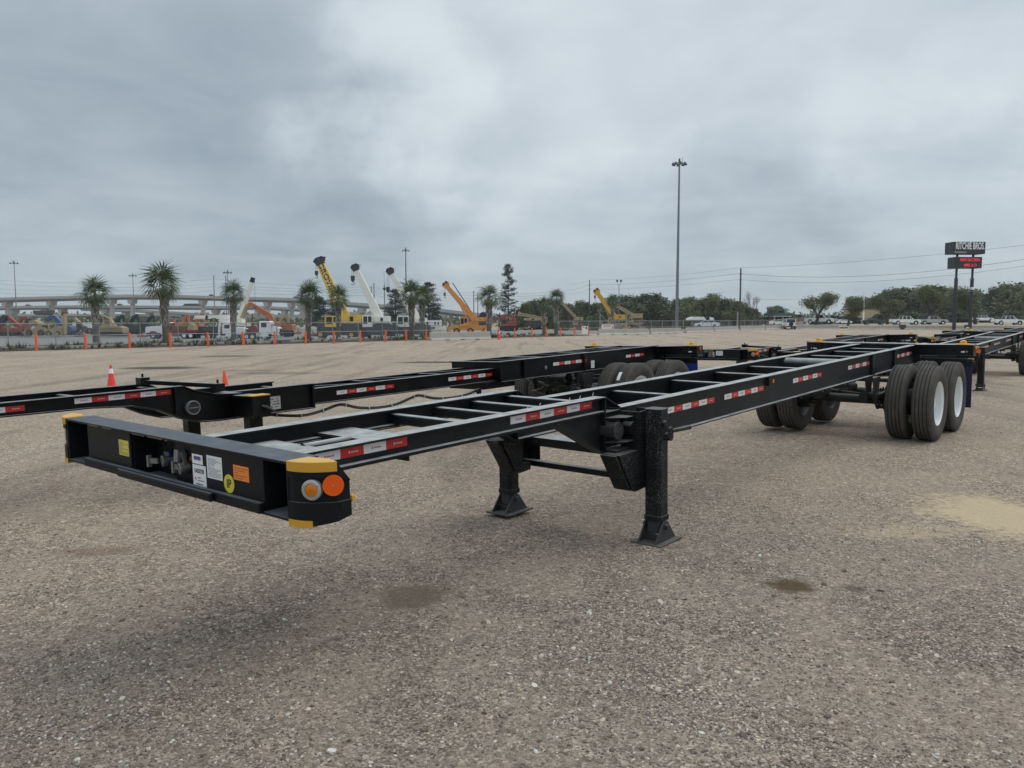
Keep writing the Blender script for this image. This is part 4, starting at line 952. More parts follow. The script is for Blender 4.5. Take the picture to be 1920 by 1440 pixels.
def fence(name, label, pts, h, posts, mesh_pitch=.16, mat_=M_GALV, rails=(1.0, .45), group='chain link fences'):
    t = thing('chain_link_fence', label, 'fence', pts[0], group=group)
    O = Vector(pts[0]); P = [Vector(p) - O for p in pts]
    for i in range(posts + 1):
        f = i / posts * (len(P) - 1); k = min(int(f), len(P) - 2); q = P[k].lerp(P[k + 1], f - k)
        pm = cached('fpost%.1f' % h, lambda: MB().cyl((0, 0, -.1), (0, 0, h + .05), .038, n=8).mesh('post', mat_, True))
        link('post', pm, t).location = q
    for r in rails:
        MB().tube([p + Vector((0, 0, h * r)) for p in P], .028, 6).build('rail', mat_, t, True)
    mb = MB()
    for a, b in zip(P, P[1:]):
        L = (b - a).xy.length; n = int(L / mesh_pitch); d = (b - a) / n; side = Vector((-(b - a).y, (b - a).x, 0)).normalized() * .004; w = Vector((d.x, d.y, 0)).normalized() * .010
        m = max(1, int(h / mesh_pitch))
        for i in range(n):
            for sg in (1, -1):
                j = i + sg * m
                if not 0 <= j <= n: continue
                b0 = a + d * i + side * sg; b1 = a + d * j + side * sg + Vector((0, 0, h))
                mb.add([b0 - w, b0 + w, b1 + w, b1 - w], [(0, 1, 2, 3)])
    tag(mb.build('wire_mesh', M_FENCE, t), kind='stuff')
def fl(s, d): X, Y = from_sd(s, d); return (X, Y, terrain(X, Y))
fence('f1', 'galvanised chain link fence behind the palms on the left', [fl(s, 8.6) for s in (-28, -14, 0, 14, 28, 42)], 1.55, 24)
fence('f2', 'galvanised chain link fence behind the long row of barriers', [fl(s, 7.5) for s in (60, 76, 92, 108, 124, 142)], 1.6, 26, .2)
# gate frames beside the barriers
for px, lab in ((1125, 'steel gate leaf with a diagonal brace left of the white sign panel'), (1175, 'steel gate leaf with a diagonal brace right of the white sign panel')):
    p = gx(px, 106); t = thing('gate', lab, 'gate', p, R(35), 'braced gate leaves')
    MB().cyl((0, 0, 0), (0, 0, 2.6), .06, n=8).build('post', M_GALV, t, True)
    MB().tube([(0, 0, 2.5), (1.7, 0, 1.2), (3.0, 0, .3)], .03, 6).build('brace', M_GALV, t, True)
    MB().tube([(0, 0, 1.2), (3.0, 0, 1.2)], .03, 6).build('rail', M_GALV, t, True)

# ------------------------------------------------------------------ palms
def frond_mesh(seed):
    r = random.Random(seed); mb = MB(); L = 1.0
    mb.tube([(0, 0, 0), (.25 * L, 0, .05), (.46 * L, 0, .03)], [.022, .016, .010], 5)
    n = 15
    for k in range(n):
        a = R(-105 + 210 * k / (n - 1)) ; l = (.62 + .22 * math.cos(a * .6)) * r.uniform(.85, 1.1)
        dx, dy = math.cos(a), math.sin(a); w = .030; b = Vector((.46, 0, .03)); mid = b + Vector((dx * l * .55, dy * l * .5, .05 - .05 * abs(dy)))
        tip = b + Vector((dx * l, dy * l * .85, -.13 - .20 * r.random() - .10 * abs(dy))); s = Vector((-dy, dx, 0)) * w
        mb.add([b - s * .3, b + s * .3, mid + s, tip, mid - s], [(0, 1, 2, 4), (4, 2, 3)])
    return mb.mesh('frond', M_FROND)
def palm(px, D, h, cr, seed, label, dead=.25):
    r = random.Random(seed); p = gx(px, D)
    t = thing('palm_tree', label, 'palm tree', p, 0, 'cabbage palms along the fence')
    hc = h - cr * .75; lean = r.uniform(-.12, .12); path = []; rad = []
    for k in range(9):
        f = k / 8; path.append((lean * f * f, 0, -.1 + (hc + .1) * f)); rad.append((.215 - .03 * f + (.07 * ss01(.35, .85, f) if f < .97 else .02)) * (.9 + cr * .12))
    mb = MB(); mb.tube(path, rad, 12)
    for k in range(int(hc * 30)):                      # criss-cross old leaf bases
        f = r.uniform(.30, .99); z = hc * f; a = r.uniform(0, 6.28); q = (.235 + .05 * ss01(.35, .85, f)) * (.9 + cr * .12); x0 = lean * f * f
        s = r.choice((-1, 1)); a2 = a + s * .5
        mb.bar((x0 + q * .93 * math.cos(a), q * .93 * math.sin(a), z), (x0 + q * 1.14 * math.cos(a2), q * 1.14 * math.sin(a2), z + .30), .05, .035, 1)
    tr = mb.build('trunk', [M_TRUNK, M_BOOT], t)
    top = Vector((lean, 0, hc)); n = 22
    for k in range(n):
        el = R(82) - R(128) * (k / (n - 1)) ** .85; az = k * 2.39996 + r.uniform(-.25, .25)
        s = cr * r.uniform(.68, .92) * (1.0 if el > -.3 else .8)
        o = link('frond', cached('frond%d' % (k % 4), lambda: frond_mesh(k % 4)), t)
        o.matrix_local = Matrix.Translation(top + Vector((0, 0, .05 + .18 * math.sin(el)))) @ Matrix.Rotation(az, 4, 'Z') @ Matrix.Rotation(-el, 4, 'Y') @ Matrix.Rotation(r.uniform(-.5, .5), 4, 'X') @ Matrix.Diagonal((s, s, s, 1))
PALMS = [(178, 66, 5.15, 1.75, 'cabbage palm with a round full crown, leftmost of the palms'), (310, 56, 5.3, 1.75, 'big cabbage palm in front of the white dump truck, crown in two halves'),
         (437, 72, 5.1, 1.55, 'cabbage palm in front of the white boom truck cab'), (578, 70, 4.9, 1.6, 'cabbage palm just left of the yellow crane'),
         (634, 82, 5.0, 1.7, 'cabbage palm in front of the yellow crane body'), (772, 77, 5.3, 1.75, 'cabbage palm in front of the right-hand white crane, the nearer of a close pair'),
         (791, 84, 5.1, 1.5, 'slimmer cabbage palm, the right one of the close pair'), (917, 76, 4.9, 1.6, 'cabbage palm at the right end of the lone tan barrier'),
         (1020, 97, 4.3, 1.2, 'small cabbage palm, left one of the pair before the tree belt'), (1043, 93, 5.1, 1.4, 'tall cabbage palm, right one of the pair before the tree belt'),
         (1148, 120, 5.3, 1.35, 'cabbage palm standing in front of the deep yellow crane boom')]
for i, (px, D, h, c, lab) in enumerate(PALMS): palm(px, D, h, c, 20 + i, lab)

# ------------------------------------------------------------------ trees
def leaf_cloud(mb, centres, per, spread, size, r, flat=.75):
    for c, k in centres:
        for _ in range(int(per * k)):
            d = Vector((r.gauss(0, 1), r.gauss(0, 1), r.gauss(0, flat))); d = Vector([max(-1.5, min(1.5, q)) for q in d]) * (spread * k * .55)
            p = c + d; s = size * r.uniform(.55, 1.35)
            a = Vector((r.uniform(-1, 1), r.uniform(-1, 1), r.uniform(-.6, .6))).normalized(); b = a.cross(Vector((r.uniform(-1, 1), r.uniform(-1, 1), r.uniform(-1, 1)))).normalized()
            mb.add([p - a * s, p + b * s * .55, p + a * s, p - b * s * .55], [(0, 1, 2, 3)])
def grow(r, mb, tips, p, d, L, rad, depth, spread, up):
    n = 3; pts = [p]; rr = [rad]
    for k in range(n):
        d = (d + Vector((r.uniform(-.2, .2), r.uniform(-.2, .2), r.uniform(-.1, .2) + up * .1))).normalized(); pts.append(pts[-1] + d * L / n); rr.append(rad * (1 - .4 * (k + 1) / n))
    mb.tube(pts, rr, 6 if depth > 1 else 4, caps=False)
    if depth == 0: tips.append(pts[-1]); return
    if depth <= 2: tips.append(pts[2])
    for k in range(r.choice((3, 3, 4)) if depth > 1 else 3):
        a = r.uniform(0, 6.28); e = r.uniform(.45, 1.0) * spread
        q = (d + Vector((math.cos(a) * e, math.sin(a) * e, r.uniform(-.1, .35)))).normalized()
        grow(r, mb, tips, pts[-1] if k else pts[2], q, L * r.uniform(.62, .8), rad * .55, depth - 1, spread, up)
def tree_meshes(seed, h=8.0, trunk=1.6, spread=.95, depth=3, per=30, lsize=.17, m=M_LEAF, wide=1.0, low=False, cs=.95):
    r = random.Random(seed); wood = MB(); tips = []
    grow(r, wood, tips, Vector((0, 0, -.15)), Vector((r.uniform(-.08, .08), 0, 1)), trunk + .5, .2, depth, spread, .5)
    zm = max(p.z for p in tips); k = (h - .7) / zm; wx = max(max(abs(p.x), abs(p.y)) for p in tips)
    S = Matrix.Diagonal((k * wide, k * wide, k, 1)); wood.v = [tuple(S @ Vector(v)) for v in wood.v]; tips = [S @ p for p in tips]
    crown = MB(); cen = [(p, r.uniform(.7, 1.25)) for p in tips]
    if low:
        for _ in range(34): a = r.uniform(0, 6.28); q = wx * k * wide * r.uniform(.3, .95); cen.append((Vector((q * math.cos(a), q * math.sin(a), r.uniform(.4, h * .55))), r.uniform(.9, 1.3)))
    leaf_cloud(crown, cen, per, cs, lsize, r)
    return wood.mesh('trunk', M_BARK, True), crown.mesh('crown', m)
TV = {}
def tree(px, D, h, kind, label, group=None, name='oak_tree', cat='tree', rz=None, wide=1.0, base=None):
    key, kw = kind
    if key not in TV: TV[key] = tree_meshes(**kw)
    w, c = TV[key]; H = kw.get('h', 8.0); p = base or gx(px, D)
    t = thing(name, label, cat, p, rnd.uniform(0, 6.28) if rz is None else rz, group); t.scale = (h / H * wide, h / H * wide, h / H)
    link('trunk', w, t); link('crown', c, t); return t
OAK = [('oak%d' % i, dict(seed=40 + i, h=8, trunk=1.2, spread=1.25, depth=3, per=130, lsize=.17, m=M_LEAF, cs=1.15)) for i in range(3)]
BUSHY = [('bushy%d' % i, dict(seed=60 + i, h=7, trunk=.2, spread=1.15, depth=3, per=95, lsize=.23, low=True, m=M_LEAFD if i % 2 else M_LEAF)) for i in range(4)]
BARE = ('bare', dict(seed=77, h=10, trunk=3.0, spread=.75, depth=4, per=3, lsize=.10, m=M_PALE))
def topz(py, px, D): return at(px, py, D).z - gx(px, D).z
tree(1529, 165, topz(547, 1520, 165), OAK[0], 'leaning oak over the white pickup, right of the bare tree', name='oak_tree', wide=1.12, rz=.4)
tree(1590, 150, topz(556, 1590, 150), OAK[1], 'smaller oak with a thin dark trunk at the end of the barriers', rz=2.2)
tree(1327, 150, topz(551, 1325, 150), OAK[2], 'dense low oak behind the fence, left of the wooden utility pole', wide=1.1, rz=1.2)
tree(1665, 176, topz(553, 1665, 176), OAK[0], 'grey-green oak between the black car and the first silver pickup', 'lot oaks', rz=3.1, wide=1.15)
tree(1743, 178, topz(536, 1743, 178), OAK[2], 'broad yellow-green oak left of the tall sign', 'lot oaks', rz=4.0, wide=1.1)
tree(1830, 180, topz(538, 1830, 180), OAK[1], 'oak behind the right pole of the tall sign', 'lot oaks', rz=5.0, wide=1.15)
tree(1925, 170, topz(530, 1910, 170), OAK[0], 'oak overhanging the white pickup at the right edge', 'lot oaks', rz=.9, wide=1.25)
tree(1413, 235, topz(540, 1413, 235), BARE, 'tall nearly bare tree with pale buds right of the utility pole', name='bare_tree', wide=.9)
tree(1440, 200, topz(570, 1440, 200), BARE, 'low bare brownish tree beside the teal roofed station', name='bare_tree', wide=1.4, rz=1)
BELT = [(985, 566, 1.0, 190), (1010, 560, 1.2, 200), (1035, 566, 1, 215), (1062, 569, 1.0, 180), (1088, 563, 1.1, 200), (1112, 566, 1, 190), (1140, 556, 1.1, 215), (1166, 552, 1.2, 205), (1192, 553, 1.1, 190), (1216, 549, 1.2, 185),
        (1238, 556, 1, 210), (1262, 560, 1.2, 190), (1287, 556, 1.1, 180), (1352, 560, 1.2, 185), (1376, 563, 1.1, 178), (1395, 576, 1, 190), (1300, 558, 1.1, 220), (1182, 566, 1.3, 178), (1122, 572, 1.2, 176)]
for i, (px, py, wd, D) in enumerate(BELT):
    D += 62; tree(px, D, topz(py, px, D), BUSHY[i % 4], 'bushy green tree of the belt behind the cranes, %s from its left end' % ORD[sorted(q[0] for q in BELT).index(px)], 'belt of bushy trees', 'bushy_tree', wide=wd * .9)
BELT2 = sorted([(px + 12, py + 5, wd, D + 85) for px, py, wd, D in BELT] + [(1410, 577, 1.1, 270), (1330, 561, 1.1, 280), (1275, 560, 1.1, 285)])
for i, (px, py, wd, D) in enumerate(BELT2):
    tree(px, D, topz(py, px, D), BUSHY[(i + 2) % 4], 'bushy tree in the rear row of the belt, number %d from its left end' % (i + 1) if i >= 23 else 'bushy tree in the rear row of the belt, %s from its left end' % ORD[i], 'rear row of bushy trees', 'bushy_tree', wide=wd)
FAR = ((1612, 556, 330), (1640, 558, 330), (1700, 540, 300), (1718, 537, 310), (1745, 536, 300), (1768, 534, 300), (1790, 540, 310), (1850, 540, 330), (1878, 538, 310), (1900, 530, 300), (1925, 528, 300), (1470, 572, 320), (1455, 575, 320), (1360, 560, 300))
for i, (px, py, D) in enumerate(FAR):
    tree(px, D, topz(py, px, D), BUSHY[(i * 3 + 1) % 4], 'hazy round-topped tree far behind the parked pickups, %s from the left of its kind' % ORD[sorted(q[0] for q in FAR).index(px)], 'far trees on the right', 'far_tree', wide=1.35)
LOW = ((1600, 588, 260), (1690, 586, 250), (1800, 584, 255), (1860, 585, 250), (1480, 588, 260), (1540, 590, 260), (1740, 588, 250), (1910, 584, 250), (1450, 592, 260), (1640, 588, 258))
for i, (px, py, D) in enumerate(LOW):
    tree(px, D, topz(py, px, D), BUSHY[i % 2 * 2 + 1], 'low dark shrubby tree beyond the parked vehicles, %s from the left' % ORD[sorted(q[0] for q in LOW).index(px)], 'low dark trees beyond the parking', 'low_tree', wide=2.6)
def pine_meshes(seed, h, w, gaps):
    r = random.Random(seed); wood = MB(); crown = MB(); wood.tube([(0, 0, -.2), (0, 0, h * .5), (.25, 0, h * .97)], [.32, .2, .04], 8)
    z = h * .10; c = []
    while z < h * .98:
        f = z / h; L = w * (1 - f) ** .75 * r.uniform(.75, 1.1) + .5
        for k in range(5):
            if r.random() < gaps: continue
            a = r.uniform(0, 6.28); l = L * r.uniform(.7, 1.1); e = Vector((math.cos(a) * l + .25 * f, math.sin(a) * l, z + l * r.uniform(.05, .35)))
            wood.tube([(0.25 * f, 0, z), tuple(e)], [.07, .02], 4, caps=False)
            for q in (.45, .72, 1.0): c.append((Vector((0, 0, z)).lerp(e, q), r.uniform(.6, 1.0)))
        z += h * .034
    leaf_cloud(crown, c, 34, .85, .17, r, .5)
    return wood.mesh('trunk', M_BARK, True), crown.mesh('crown', M_PINE)
PV = [pine_meshes(5, 20, 5.0, .22), pine_meshes(6, 13, 4.6, .3), pine_meshes(7, 9, 4.2, .35)]
def pine(px, D, py, v, label, wide=1.0):
    h = topz(py, px, D); t = thing('pine_tree', label, 'pine tree', gx(px, D), rnd.uniform(0, 6), 'dark conifers'); k = h / (20, 13, 9)[v]; t.scale = (k * wide, k * wide, k)
    link('trunk', PV[v][0], t); link('crown', PV[v][1], t)
pine(953, 235, 492, 0, 'tall dark conifer right of the orange crane', .82)
pine(742, 245, 541, 1, 'dark conifer between the two white crane booms', 1.0); pine(804, 240, 528, 1, 'dark conifer just right of the close pair of palms', .9)
pine(600, 250, 556, 2, 'low dark conifer behind the yellow crane cab'); pine(632, 255, 566, 2, 'low dark conifer behind the yellow crane boom', 1.1)
pine(905, 250, 585, 2, 'short dark conifer behind the right end of the orange crane', 1.2)
# ------------------------------------------------------------------ machines in the yard
class Side:
    """a machine standing broadside at distance D; outlines are given where they stand and get real depth"""
    def __init__(s, name, label, cat, px, D, group=None):
        s.D = D; s.p0 = gx(px, D); s.t = thing(name, label, cat, s.p0, 0, group); s.k = D / FPX
    def L(s, px, py, y=0.0): p = at(px, py, s.D) - s.p0; return Vector((p.x, y, p.z))
    def poly(s, name, pts, m, half=1.2, y=0.0, parent=None, bevel=.04):
        P = [s.L(*p) for p in pts]; mb = MB(); mb.prism([(p.x, p.z) for p in P], y - half, y + half, 'y')
        return mb.build(name, m, parent or s.t, bevel=bevel)
    def rect(s, name, x0, y0, x1, y1, m, half=1.2, y=0.0, parent=None, bevel=.04):
        return s.poly(name, [(x0, y1), (x1, y1), (x1, y0), (x0, y0)], m, half, y, parent, bevel)
    def beam(s, name, pts, w, m, half=.3, y=0.0, parent=None, bevel=.02):
        P = [s.L(*p) for p in pts]; W = w if isinstance(w, (list, tuple)) else [w] * len(P); mb = MB(); up = []; dn = []
        for i, p in enumerate(P):
            d = (P[min(i + 1, len(P) - 1)] - P[max(i - 1, 0)]).normalized(); n = Vector((-d.z, 0, d.x)) * (W[i] * s.k / 2); up.append(p + n); dn.append(p - n)
        poly = [(p.x, p.z) for p in up] + [(p.x, p.z) for p in reversed(dn)]
        mb.prism(poly, y - half, y + half, 'y'); return mb.build(name, m, parent or s.t, bevel=bevel)
    def line(s, name, pts, r, m, y=0.0, parent=None, n=6):
        return MB().tube([s.L(*p, y) for p in pts], r, n).build(name, m, parent or s.t, True)
    def wheel(s, px, py, rpx, ys, m=M_TRIM, rim=M_GALV, hub=.5):
        r = rpx * s.k
        for y in ys:
            o = bpy.data.objects.new('wheel', None); COL.objects.link(o); o.parent = s.t; o.location = s.L(px, py, y)
            h = .30 if r > .6 else .14
            MB().lathe([(-h, r * .55), (-h, r * .9), (-h * .75, r), (h * .75, r), (h, r * .9), (h, r * .55)], ax=(0, 1, 0), n=24).build('tyre', m, o, True)
            MB().lathe([(-h * .8, r * .001), (-h * .55, r * hub * .6), (-h * .9, r * hub), (-h * .95, r * .56), (h * .95, r * .56), (h * .9, r * hub), (h * .5, 0.001)], ax=(0, 1, 0), n=20).build('rim', rim, o, True)
    def rail(s, name, x0, y0, x1, y1, m, half=1.2, n=3):
        mb = MB(); a, b = s.L(x0, y0), s.L(x1, y1)
        for y in (-half, half):
            mb.tube([(a.x, y, a.z), (b.x, y, a.z)], .03, 5)
            for k in range(n + 1): x = a.x + (b.x - a.x) * k / n; mb.tube([(x, y, a.z), (x, y, b.z)], .025, 5)
        return mb.build(name, m, s.t)

def hook(s, top, px, py, w, m, m2=M_EXD, ropes=(-1, 1), parent=None):
    for r in ropes: s.line('hoist_rope', [(top[0] + r * w * .25, top[1]), (px + r * w * .25, py)], .03, M_WIRE)
    b = s.poly('hook_block', [(px - w / 2, py), (px + w / 2, py), (px + w * .5, py + w * 1.1), (px + w * .2, py + w * 1.6), (px - w * .2, py + w * 1.6), (px - w * .5, py + w * 1.1)], m, .22)
    k = s.k; c = s.L(px, py + w * 2.05); r = w * .42 * k
    MB().tube([c + Vector((r * math.sin(a), 0, r * math.cos(a))) for a in [R(x) for x in (-10, 40, 90, 140, 190, 240)]], .06, 6).build('hook', m2, b, True)

def rt_crane(label, px, D, base, tip, wb, wt, body, cab, carrier, m, mc, wheels, hk, txt=None, head=M_EXD, jib=True, rim=M_TRIM, hookm=M_EXD):
    s = Side('rough_terrain_crane', label, 'crane', px, D, 'mobile cranes in the yard')
    x0, y0, x1, y1 = carrier
    s.poly('carrier', [(x0, y0 + 3), (x0 + 4, y0), (x1 - 3, y0), (x1, y0 + 4), (x1, y1 - 7), (x1 - 8, y1 - 5), (x0 + 8, y1 - 5), (x0, y1 - 8)], mc, 1.15)
    for wx, wy, r in wheels: s.wheel(wx, wy, r, (-1.35, 1.35), rim=rim)
    for ox in (x0 + 2, x1 - 2):
        for y in (-1.5, 1.5):
            s.line('outrigger', [(ox, y0 + 6), (ox, y1 - 1.5)], .11, mc, y); s.rect('outrigger_pad', ox - 3.5, y1 - 2.2, ox + 3.5, y1 - .2, M_CRW if mc is M_CARR else m, .35, y)
    b0, b1, b2, b3 = body
    s.rect('superstructure', b0, b1, b2, b3, m, 1.1)
    s.rect('engine_grille', b0 + (b2 - b0) * .45, b1 + 3, b0 + (b2 - b0) * .62, b3 - 4, M_TRIM, .04, -1.13)
    s.rect('turntable', b0 + 3, b3 - .5, b2 - 6, y0 + 1, M_EXD, .8)
    c0, c1, c2, c3 = cab
    c = s.poly('cab', [(c0, c3), (c2, c3), (c2, c1 + 1), (c2 - 2, c1), (c0 + 2, c1), (c0, c1 + 3)], m, .5, -.85)
    w = (c2 - c0); s.rect('cab_window', c0 + w * .10, c1 + 2.2, c0 + w * .48, c1 + (c3 - c1) * .72, M_GLASS, .02, -1.36, c, 0); s.rect('cab_window', c0 + w * .56, c1 + 2.2, c0 + w * .90, c1 + (c3 - c1) * .60, M_GLASS, .02, -1.36, c, 0)
    P = lambda f: (base[0] + (tip[0] - base[0]) * f, base[1] + (tip[1] - base[1]) * f)
    bo = s.beam('boom', [P(-.06), P(.93)], [wb, wt * 1.12], m, .38)
    s.beam('boom_section', [P(.9), P(.965)], [wt, wt * .9], m, .30, parent=bo); s.beam('boom_collar', [P(.905), P(.935)], [wt * 1.35, wt * 1.3], head, .42, parent=bo)
    s.beam('boom_stripe', [P(.03), P(.90)], [1.0, .8], mc if mc is not M_CARR else M_CRW, .40, parent=bo)
    dx, dy = tip[0] - base[0], tip[1] - base[1]; l = math.hypot(dx, dy); ux, uy = dx / l, dy / l; nx, ny = uy, -ux
    hd = s.poly('boom_head', [(tip[0] + nx * a + ux * b, tip[1] + ny * a + uy * b) for a, b in ((-wt * .8, -8), (wt * .7, -7), (wt * .9, 0), (wt * .3, 4), (-wt * .5, 3), (-wt * 1.15, -1))], head, .35)
    for q in (-.5, .4): s.poly('sheave', [(tip[0] + nx * wt * q + 2.4 * math.cos(a), tip[1] + ny * wt * q - 1 + 2.4 * math.sin(a)) for a in [R(30 * i) for i in range(12)]], M_TRIM, .4, parent=hd)
    f = P(.42); s.line('lift_cylinder', [(base[0] - 9, base[1] + 8), (f[0] - 3, f[1] + 3)], .14, mc if mc is not M_CARR else M_CRW, .0)
    if jib: s.line('swingaway_jib', [(P(.30)[0] + 5, P(.30)[1] - 1), (P(.93)[0] + 5, P(.93)[1] - 2)], .06, m, .5); s.line('anemometer', [(tip[0] + 4, tip[1]), (tip[0] + 12, tip[1] + 1), (tip[0] + 12, tip[1] - 4)], .04, M_GALV)
    s.line('rope', [P(.05), (tip[0] + 3, tip[1] - 2)], .03, M_WIRE, .0)
    if hk: hook(s, (hk[0], tip[1] + 3), *hk, hookm)
    s.rail('hand_rail', x0 + 3, y0 - 5, x1 - 3, y0, M_GALV, 1.1, 5)
    if txt:
        p = P(.70); a = math.atan2(-(dy), dx)
        text('boom_lettering', txt[0], txt[1] * s.k, txt[2], bo, Matrix.Translation(s.L(p[0], p[1], -.385)) @ Matrix.Rotation(R(90), 4, 'X') @ Matrix.Rotation(a + math.pi, 4, 'Z'), .005, sx=txt[3], offset=.03)
    return s
yc = rt_crane('big yellow mobile crane with black boom lettering, left of the two white cranes', 640, 140, (645, 592), (597, 486), 20, 12, (640, 590.5, 680, 606.5), (612, 592, 641, 613), (597, 606, 680, 633.5),
         M_CRY, M_CARR, [(604.6, 626.6, 7.2), (662, 627, 7.2)], (593.5, 508, 5.5), ('GROVE', 13, M_INK, 1.25), M_EXD, False, M_CRYO)
rt_crane('white mobile crane with raised boom, the left one of two', 712, 140, (711, 594), (664, 499), 15, 8.5, (702, 593, 731, 606), (682, 591, 701, 613), (676, 608, 745, 633), M_CRW, M_CARR, [(686, 626.5, 6.8), (733, 626.5, 6.8)], (661.5, 517, 7))
w2 = rt_crane('white mobile crane with raised boom, the right one of two behind the palms', 780, 145, (781, 595), (729.5, 506), 14, 8, (777, 596, 799, 606), (746, 592, 769, 613), (745, 609, 808, 632), M_CRW, M_CARR, [(766, 626, 6.8), (800, 626, 6.8)], (727.5, 538, 6.5))
w2.line('hoist_rope', [(720, 509), (720.8, 540)], .03, M_WIRE)
MB().lathe([(-.28, .01), (-.2, .2), (0, .28), (.2, .2), (.28, .01)], w2.L(720.8, 541.5), n=14).build('headache_ball', M_EXD, w2.t, True)
oc = rt_crane('old orange mobile crane behind the lone tan barrier', 878, 195, (889, 597), (834, 532.5), 11.5, 7, (885, 595, 914, 602.5), (863, 594.5, 878, 612), (842, 610, 916, 624), M_CRO, M_CRO, [(856.6, 620.5, 5.6), (882.5, 620.3, 5.6)], (833.8, 549, 4.2), None, M_CRO, False, M_CRO, M_RUST)
oc.poly('engine_hood', [(878, 612), (898, 612), (898, 600), (886, 600), (879, 605)], M_CRO, .9)
oc.line('outrigger_beam', [(841, 613), (841, 624), (850, 624)], .16, M_TRIM, -1.5)
oc.beam('jib_lattice', [(848, 530), (892, 597)], 1.6, M_EXD, .2, .7)
rt_crane('deep yellow mobile crane behind a palm, boom raised at the centre of the picture', 1160, 210, (1154, 596), (1117, 545), 10, 6.5, (1151, 590, 1172, 599.5), (1140, 596, 1150, 608), (1136, 606, 1175, 618), M_CRYO, M_TAN, [(1144, 615, 4), (1168, 615, 4)], (1115.5, 554, 3.6), None, M_CRYO, False, M_TAN, M_EXR)
rt_crane('tan mobile crane with a long low boom at the right end of the machines', 1190, 225, (1190, 593), (1151, 570), 6.5, 5, (1182, 588, 1204, 596), (1178, 595, 1186, 605), (1172, 603, 1206, 615), M_TAN, M_RUST, [(1179, 612.5, 3.6), (1199, 612.5, 3.6)], None, None, M_TAN, False, M_TAN)
rt_crane('small tan crane with a thin raised boom right of the palm pair', 1085, 205, (1080, 596), (1050.5, 564), 5.5, 3.5, (1080, 594.5, 1093, 600), (1074, 598, 1083, 609), (1070, 607, 1096, 618), M_TAN, M_RUST, [(1076, 615, 3.8), (1090, 615, 3.8)], None, None, M_TAN, False, M_TAN)
rt_crane('tan crane lying low with its boom nearly level, left of the palm pair', 1000, 205, (1012, 596), (969, 588), 6, 4.5, (982, 596.5, 1014, 601), (1014, 594, 1026, 604), (985, 602, 1024, 616), M_TAN, M_EXD, [(992, 613, 4), (1016, 613, 4)], None, None, M_TAN, False, M_TAN)

def excavator(label, px, D, arm, wid, m, body=None, track=None, m_arm=None, bucket=None, grp='excavators in the yard'):
    s = Side('excavator', label, 'excavator', px, D, grp); ma = m_arm or m
    n = len(arm); s.beam('boom', arm[:max(3, n - 2)] if n > 3 else arm[:2], [wid * 1.0] + [wid * 1.25] * (max(3, n - 2) - 2) + [wid * .85] if n > 3 else [wid * 1.15, wid * .85], ma, .3)
    s.beam('stick', arm[-3:][-2:] if n <= 3 else arm[max(3, n - 2) - 1:], [wid * .95] + [wid * .6] * (1 if n <= 3 else n - max(3, n - 2)), ma, .25)
    a, b = arm[0], arm[1]; s.line('boom_cylinder', [(a[0] + wid * .4, a[1] + wid * .5), ((a[0] + b[0]) / 2 + wid * .3, (a[1] + b[1]) / 2 + wid * .8)], .09, M_GALV, .35)
    if bucket: s.poly('bucket', bucket, M_EXD, .6)
    if body:
        x0, y0, x1, y1 = body; h = y1 - y0
        s.poly('body', [(x0, y1), (x1, y1), (x1, y0 + h * .30), (x1 - h * .25, y0 + h * .12), (x0 + (x1 - x0) * .45, y0 + h * .18), (x0, y0 + h * .45)], m, 1.2)
        c = s.poly('cab', [(x0, y1 - h * .1), (x0 + (x1 - x0) * .38, y1 - h * .1), (x0 + (x1 - x0) * .38, y0 - h * .25), (x0 + (x1 - x0) * .08, y0 - h * .25)], m, .5, -.72)
        s.poly('cab_window', [(x0 + (x1 - x0) * .05, y0 + h * .45), (x0 + (x1 - x0) * .33, y0 + h * .45), (x0 + (x1 - x0) * .33, y0 - h * .12), (x0 + (x1 - x0) * .10, y0 - h * .12)], M_GLASS, .02, -1.24, c, 0)
    if track:
        x0, y0, x1, y1 = track; h = (y1 - y0)
        for y in (-1.1, 1.1): s.poly('track', [(x0, y0 + h * .5), (x0 + h * .3, y1), (x1 - h * .3, y1), (x1, y0 + h * .5), (x1 - h * .3, y0), (x0 + h * .3, y0)], M_TRIM, .3, y)
    return s
excavator('red excavator with its arm folded down at the far left edge', 30, 150, [(38, 622), (37, 612), (17, 595), (9, 592), (5, 607)], 5, M_EXR, (0, 612, 28, 624), (-6, 622, 34, 630), bucket=[(1, 600), (9, 590), (16, 592), (12, 600), (3, 611)])
excavator('dark red excavator arm between the leftmost red and blue machines', 52, 175, [(36, 612), (40, 598), (50, 595), (58, 603)], 4, M_EXR, (32, 607, 52, 617), (30, 616, 54, 624), bucket=[(51, 599), (58, 597), (57, 607), (50, 606)])
s = Side('backhoe_loader', 'tan loader lying low in front of the blue machine', 'loader', 72, 150, 'wheeled yard machines')
s.poly('body', [(52, 628), (88, 628), (94, 620), (90, 614), (74, 613), (70, 616), (56, 618), (50, 622)], M_TAN, 1.2); s.beam('loader_arm', [(58, 604), (68, 602), (84, 612), (95, 616)], [4, 5, 5, 5], M_TAN, .8)
s.poly('cab', [(82, 618), (96, 618), (95, 608), (84, 608)], M_TAN, .8); s.rect('cab_window', 84, 610, 94, 614.5, M_GLASS, .82, bevel=0)
for x in (62, 84): s.wheel(x, 624, 6, (-1.1, 1.1), rim=M_RUST)
s = Side('drilling_rig', 'blue rig with a bent arm and a round blue tank', 'machine', 110, 155)
